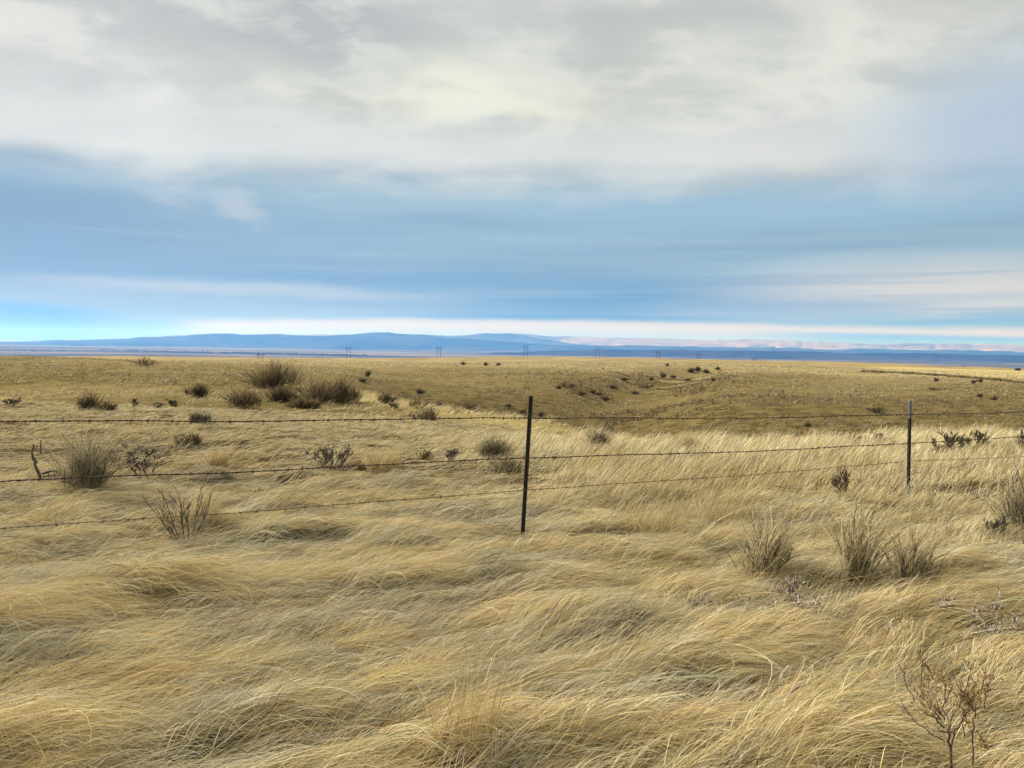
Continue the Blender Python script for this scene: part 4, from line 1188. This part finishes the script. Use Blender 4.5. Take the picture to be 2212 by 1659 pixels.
tag(mb.build('brush_strip', m_leaf), 'dark line of low brush edging the light field at right', 'brush', kind='stuff')

# low scrub matted together in the coulee bed
mb = MB(); P, C = [], []
gx, gy = np.array(GUL).T
for _ in range(5200):
    k = RNG.uniform(0, 4.6); i = int(k); f = k - i
    X, Y = gx[i] + (gx[i + 1] - gx[i]) * f + RNG.normal(0, 7.5), gy[i] + (gy[i + 1] - gy[i]) * f + RNG.normal(0, 5)
    if fbm(np.array([X / 5.0]), np.array([Y / 9.0]), 311, 3)[0] < 0.10: continue
    z = float(ground(np.array([X]), np.array([Y]))[0]); hgt = RNG.uniform(.12, .42)
    for _ in range(5):
        dd = np.array([RNG.normal(0.1, .4), RNG.normal(0, .4), 1.0]) * hgt * RNG.uniform(.5, 1); o = np.array([X + RNG.normal(0, .18), Y + RNG.normal(0, .18), z - .02])
        P.append([o, o + dd * .55, o + dd]); C.append(DARK[RNG.integers(0, 4)])
P = np.array(P); mb.ribbons(P, np.full((len(P), 3), .075) * np.array([[.7, 1, .4]]), np.tile(np.array([1.0, 0.1, 0]), (len(P), 3, 1)), np.array(C))
tag(mb.build('coulee_scrub', m_leaf), 'dark low scrub matted along the bed of the coulee', 'scrub', kind='stuff')

# cottonwoods along the far river
mb = MB(); m_wds = plain('bare river woods', (0.030, 0.028, 0.024), (0.055, 0.048, 0.038), 0.02, 0.95)
ico_a = np.linspace(0, 2 * PI, 8)[:-1]
def lump(c, w, h):
    v = [(0, 0, 0)]
    for zz_, rr_ in ((.15, .8), (.5, 1.0), (.85, .6)):
        v += [(math.cos(q_) * rr_ * w * RNG.uniform(.7, 1.2), math.sin(q_) * rr_ * w * RNG.uniform(.7, 1.2), zz_ * h * RNG.uniform(.85, 1.15)) for q_ in ico_a]
    v.append((0, 0, h)); v = np.array(v) + np.array(c); n7 = np.arange(7); j7 = (n7 + 1) % 7
    fs = [np.stack([1 + 7 * k + n7, 1 + 7 * k + j7, 8 + 7 * k + j7, 8 + 7 * k + n7], -1) for k in (0, 1)]
    mb.add(v, fs + [np.stack([15 + n7, 15 + j7, np.full(7, 22)], -1)])
for x0, y0, x1, y1, cnt, hh_ in ((315, 759.5, 460, 762, 130, 13), (475, 762.5, 640, 766, 150, 15), (640, 766, 790, 768.5, 150, 13), (215, 755, 320, 758.5, 60, 10), (0, 740.5, 50, 741, 30, 26), (150, 747.0, 185, 747.4, 24, 16), (0, 757.5, 140, 759.5, 60, 9)):
    for _ in range(cnt):
        f = RNG.random(); X, Y = hit(x0 + (x1 - x0) * f, y0 + (y1 - y0) * f + RNG.normal(0, .5), 2500, 30000)
        z = float(ground(np.array([X]), np.array([Y]))[0]); lump((X, Y, z - 1), RNG.uniform(6, 22), hh_ * RNG.uniform(.5, 1.2))
tag(mb.build('woods', m_wds), 'dark belts of bare trees along the river on the valley floor', 'woods', kind='stuff')

# ---------------------------------------------------------------- fence
fence = empty('barbed_wire_fence', (0, 0, 0))
tag(fence, 'barbed wire fence of dark steel posts and rusty strands crossing the grass', 'fence')
m_post = plain('rusted dark steel', (0.010, 0.009, 0.009), (0.022, 0.016, 0.014), 14, 0.92, 0.0, (0.06, 0.028, 0.02), (1, 1, .35))
m_paint = plain('weathered pale paint', (0.17, 0.178, 0.175), (0.085, 0.09, 0.09), 18, 0.6)
m_wire = plain('rusty wire', (0.045, 0.026, 0.022), (0.085, 0.045, 0.032), 9, 0.75, 0.2)
m_wire2 = plain('tan rusted wire', (0.11, 0.075, 0.035), (0.20, 0.145, 0.06), 9, 0.75, 0.1)
m_clip = plain('galvanised clip', (0.35, 0.35, 0.34), (0.22, 0.21, 0.2), 40, 0.45, 0.7)
P1y, P2y = 7.1, 10.4
def at(xv, yv, Y):
    d = ray(xv, yv); return np.array([d.x * Y, Y, EYE + d.z * Y])
p1b, p1t = at(1128, 1168, P1y), at(1147, 855, P1y)
p2b, p2t = at(1963, 1078, P2y), at(1967, 866, P2y)
step_ = p2b - p1b
p0b, p0t = p1b - step_, p1t - (p2t - p1t); p3b, p3t = p2b + step_, p2t + (p2t - p1t)
p0t[2] = p0b[2] + 1.28; p3t[2] = p3b[2] + 1.28
wire_px = [((0, 906), (1146, 902), (1966, 896), (2212, 888)), ((0, 1035), (1139, 988), (1965, 958), (2212, 940)), ((0, 1137), (1134, 1058), (1964, 996), (2212, 984))]
frac0 = 4.92
posts = [(p0b, p0t, 'plain'), (p1b, p1t, 'plain'), (p2b, p2t, 'tip'), (p3b, p3t, 'tip')]


def tee(h, x_shift, w=0.040, d=0.036, t_=0.007):
    """rolled steel T section with a row of studs on its face"""
    mb = MB()
    o = [(-w / 2, -t_ / 2), (w / 2, -t_ / 2), (w / 2, t_ / 2), (t_ / 2, t_ / 2 + .003), (t_ / 2, d), (-t_ / 2, d), (-t_ / 2, t_ / 2 + .003), (-w / 2, t_ / 2)]
    mb.prism(o, x_shift, h)
    return mb


def place_post(b, tp, kind):
    ax = tp - b; H = float(np.linalg.norm(ax)); R = Vector((0, 0, 1)).rotation_difference(Vector(ax)).to_matrix().to_4x4()
    yaw = Matrix.Rotation(math.radians(24), 4, 'Z')
    split_ = H if kind == 'plain' else H - 0.235
    pm_ = tee(split_, -0.45); zs = 0.2
    while zs < split_ - .02:
        pm_.box((0, -0.0075, zs), (0.016, 0.009, 0.012)); zs += 0.055
    o = pm_.build('fence_post', m_post, fence, smooth=False)
    o.matrix_local = Matrix.Translation(Vector(b)) @ R @ yaw
    if kind == 'tip':
        tb = MB(); w, d, t_ = 0.0402, 0.0362, 0.0072
        tb.prism([(-w / 2, -t_ / 2), (w / 2, -t_ / 2), (w / 2, t_ / 2), (t_ / 2, t_ / 2 + .003), (t_ / 2, d), (-t_ / 2, d), (-t_ / 2, t_ / 2 + .003), (-w / 2, t_ / 2)], split_, H)
        tb.build('painted_tip', m_paint, o, smooth=False)['label'] = 'weathered pale tip of the post'
    return o, b, ax / H, H


placed = [place_post(*p) for p in posts]
placed[1][0]['label'] = 'near dark rusty post leaning right'; placed[2][0]['label'] = 'far dark post with a pale painted tip'


def wire(name, pts, mat, amp, lab):
    """two strands twisted together with four-point barbs"""
    pts = np.array(pts); d = np.concatenate([[0], np.cumsum(np.linalg.norm(np.diff(pts, axis=0), axis=1))])
    s_ = np.arange(0, d[-1], 0.012)
    path = np.stack([np.interp(s_, d, pts[:, c]) for c in range(3)], -1)
    seg = np.clip(np.searchsorted(d, s_, side='right') - 1, 0, len(d) - 2); f = (s_ - d[seg]) / (d[seg + 1] - d[seg])
    path[:, 2] -= 0.018 * 4 * f * (1 - f)
    path[:, 2] += 0.007 * vn(s_ * 1.1, s_ * 0 + 3.0 + pts[0, 2], 7) + 0.003 * np.abs(vn(s_ * 4.0, s_ * 0 + 5.0 + pts[0, 2], 9))
    tg = norm(np.gradient(path, axis=0)); u = norm(np.cross(tg, np.array([0, 0, 1.0]))); w_ = np.cross(tg, u)
    mb = MB()
    for ph in (0, PI):
        a = s_ * 2 * PI / 0.085 + ph
        mb.tube(path + amp * (np.cos(a)[:, None] * u + np.sin(a)[:, None] * w_), amp * 1.05, 4, True)
    rd = random.Random(hash(lab) % 100 if False else len(lab))
    k = 5
    while k < len(s_) - 4:
        c = path[k]
        for _ in range(2):
            a = rd.uniform(0, 2 * PI); dv = (math.cos(a) * u[k] + math.sin(a) * w_[k]) * 0.020 + tg[k] * rd.uniform(-.007, .007)
            mb.tube(np.array([c - dv, c - dv * .4, c + dv * .4, c + dv]), [.0009, .0022, .0022, .0009], 4)
        mb.tube(np.array([c - tg[k] * .009, c, c + tg[k] * .009]), amp * 2.5, 5)
        k += rd.choice((8, 9, 10, 10, 11, 12, 13))
    o = mb.build('barbed_wire', mat, fence); o['label'] = lab
    return o


lefts = []
for wi, (a, b, c, d_) in enumerate(wire_px):
    on = [None] * 4
    on[1] = at(b[0], b[1], P1y) + np.array([0, -0.016, 0]); on[2] = at(c[0], c[1], P2y) + np.array([0, -0.016, 0])
    # carry the strand on to the posts outside the picture
    lt = (P1y - frac0) / (P1y - p0b[1])
    e0 = at(a[0], a[1], frac0); on[0] = on[1] + (e0 - on[1]) / lt
    e3 = at(d_[0], d_[1], 11.62); lt3 = (11.62 - P2y) / (p3b[1] - P2y); on[3] = on[2] + (e3 - on[2]) / lt3
    wire('barbed_wire', on, m_wire if wi < 2 else m_wire2, 0.0027 if wi < 2 else 0.0019, ('top strand, dark rusty', 'middle strand, dark rusty', 'bottom strand, thin and tan')[wi])
    for pi_ in (1, 2):
        o, b_, ax, H = placed[pi_]; q_ = on[pi_]
        cb = MB(); th = np.linspace(0, 2 * PI, 13)
        hgt = float(np.dot(q_ - b_, ax))
        cb.tube(np.stack([0.026 * np.cos(th), 0.016 + 0.030 * np.sin(th), hgt + 0.004 * np.sin(th * 2)], -1), 0.0022, 4)
        cb.build('wire_clip', m_clip if pi_ == 2 else m_wire, o)

# ---------------------------------------------------------------- power line and far shed
m_pole = plain('creosoted pole', (0.035, 0.030, 0.028), (0.055, 0.046, 0.040), 0.5, 0.9)
PYL = [(563, 760, 15, 780), (753, 747, 30, 1000), (948, 747, 26, 1030), (1136, 745, 26, 1060), (1291, 750.5, 22, 1060), (1422, 757, 20, 1080), (1509, 762, 15, 1100), (1630, 772, 8, 1150), (1741, 777, 6.5, 1200), (2082, 786.5, 4, 1450)]
PLAB = ['low H-frame power pole on the hill farthest left, base out of sight', 'tallest H-frame power pole against the dark wooded valley', 'H-frame power pole right of the tallest one, over the left middle field',
        'H-frame power pole on the skyline just above the near fence post', 'H-frame power pole on the skyline right of the near fence post', 'H-frame power pole in front of the dark blue hill, sixth from the left',
        'shorter H-frame power pole where the skyline starts to sink', 'half hidden H-frame power pole, third from the right', 'half hidden H-frame power pole, second from the right', 'faint tiny H-frame power pole farthest right']
proto = None
Hs = 21.0
def hframe():
    root = empty('power_pole', (0, 0, 0))
    for sx in (-1, 1):
        mb = MB(); mb.tube(np.array([(sx * 2.3, 0, -3.0), (sx * 2.3, 0, 8.0), (sx * 2.3, 0, Hs)]), [.30, .27, .20], 8); mb.build('pole', m_pole, root)
    mb = MB(); mb.box((0, 0.35, Hs - 2.6), (8.6, .3, .35)); mb.build('crossarm', m_pole, root, smooth=False)
    for sx in (-1, 1):
        mb = MB(); mb.tube(np.array([(sx * -2.05, -.3, Hs - 8.5), (0, -.3, Hs - 6), (sx * 2.05, -.3, Hs - 3.5)]), .09, 5); mb.build('brace', m_pole, root)
    for sx in (-3.9, 0, 3.9):
        mb = MB(); mb.tube(np.array([(sx, .35, Hs - 2.8), (sx, .35, Hs - 3.3), (sx, .35, Hs - 3.9)]), [.10, .14, .08], 6); mb.build('insulator', m_pole, root)
    return root
for (xv, yt, hv, Yd), lab in zip(PYL, PLAB):
    if proto is None: o = proto = hframe()
    else:
        o = proto.copy(); COL.objects.link(o)
        for ch in proto.children:
            c_ = ch.copy(); COL.objects.link(c_); c_.parent = o
    tp = at(xv, yt, Yd); o.location = (tp[0], tp[1], tp[2] - Hs * (Yd / 1050 if Yd > 1100 else 1.0)); o.rotation_euler = (0, 0, 0.1)
    sc_ = Yd / 1050 if Yd > 1100 else 1.0; o.scale = (sc_, sc_, sc_)
    tag(o, lab, 'power pole', 'H-frame power poles along the skyline')

q_ = at(2198, 801.2, 420.0); X, Y = q_[0], q_[1]; z = float(ground(np.array([X]), np.array([Y]))[0])
z = max(z, q_[2] - 0.4)
sh = empty('shed', (X, Y, z)); tag(sh, 'tiny dark low shed on the light field at the right edge', 'shed')
mb = MB(); mb.box((0, 0, .35), (2.5, 1.6, 1.1)); mb.build('wall', plain('dark boards', (0.02, 0.02, 0.022), (0.04, 0.036, 0.034), 4), sh, smooth=False)
mb = MB(); mb.prism([(-1.4, .9), (1.4, .9), (1.4, 1.05), (0, 1.35), (-1.4, 1.05)], -.95, .95)
ro = mb.build('roof', plain('dark roofing', (0.018, 0.02, 0.024), (0.03, 0.03, 0.034), 4), sh, smooth=False); ro.rotation_euler = (PI / 2, 0, 0)
mb = MB()
FEET += [(p1b[0], p1b[1] + .15, .12, .0), (p2b[0], p2b[1] + .15, .12, .0)]
X, Y, Lh = [], [], []
for fx_, fy_, fw, fh in FEET:
    c_ = int(40 + 90 * min(fw, 1.2))
    X.append(fx_ + RNG.standard_normal(c_) * (0.30 * fw + .05) - .08); Y.append(fy_ + RNG.standard_normal(c_) * (0.22 * fw + .05) - .06); Lh.append(RNG.uniform(.12, .30, c_) * min(1.2, .6 + fh))
X, Y, Lh = map(np.concatenate, (X, Y, Lh)); n = len(X)
arch_strands(mb, X, Y, 0.25 + RNG.standard_normal(n) * .6, Lh * 1.2, RNG.uniform(.6, 1.45, n), RNG.uniform(-.3, .7, n), 5, np.maximum(0.003, 0.0005 * Y) * RNG.uniform(.7, 1.2, n), pick(n, np.array([3, 3, 2, 1, .5, 1, 1.5])))
tag(mb.build('tangled_grass', m_grass), 'loose straw caught round the feet of the shrubs and fence posts', 'grass', kind='stuff')
print('all', time.time() - T0)
SC.render.engine = 'CYCLES'
SC.cycles.use_denoising = True
SC.view_settings.view_transform = 'Standard'; SC.view_settings.look = 'None'
SC.view_settings.exposure = 0.65; SC.view_settings.gamma = 1.0
SC.cycles.max_bounces = 4; SC.cycles.diffuse_bounces = 2; SC.cycles.transmission_bounces = 2
W.cycles.sampling_method = "MANUAL"; W.cycles.sample_map_resolution = 256
SC.cycles.volume_bounces = 0
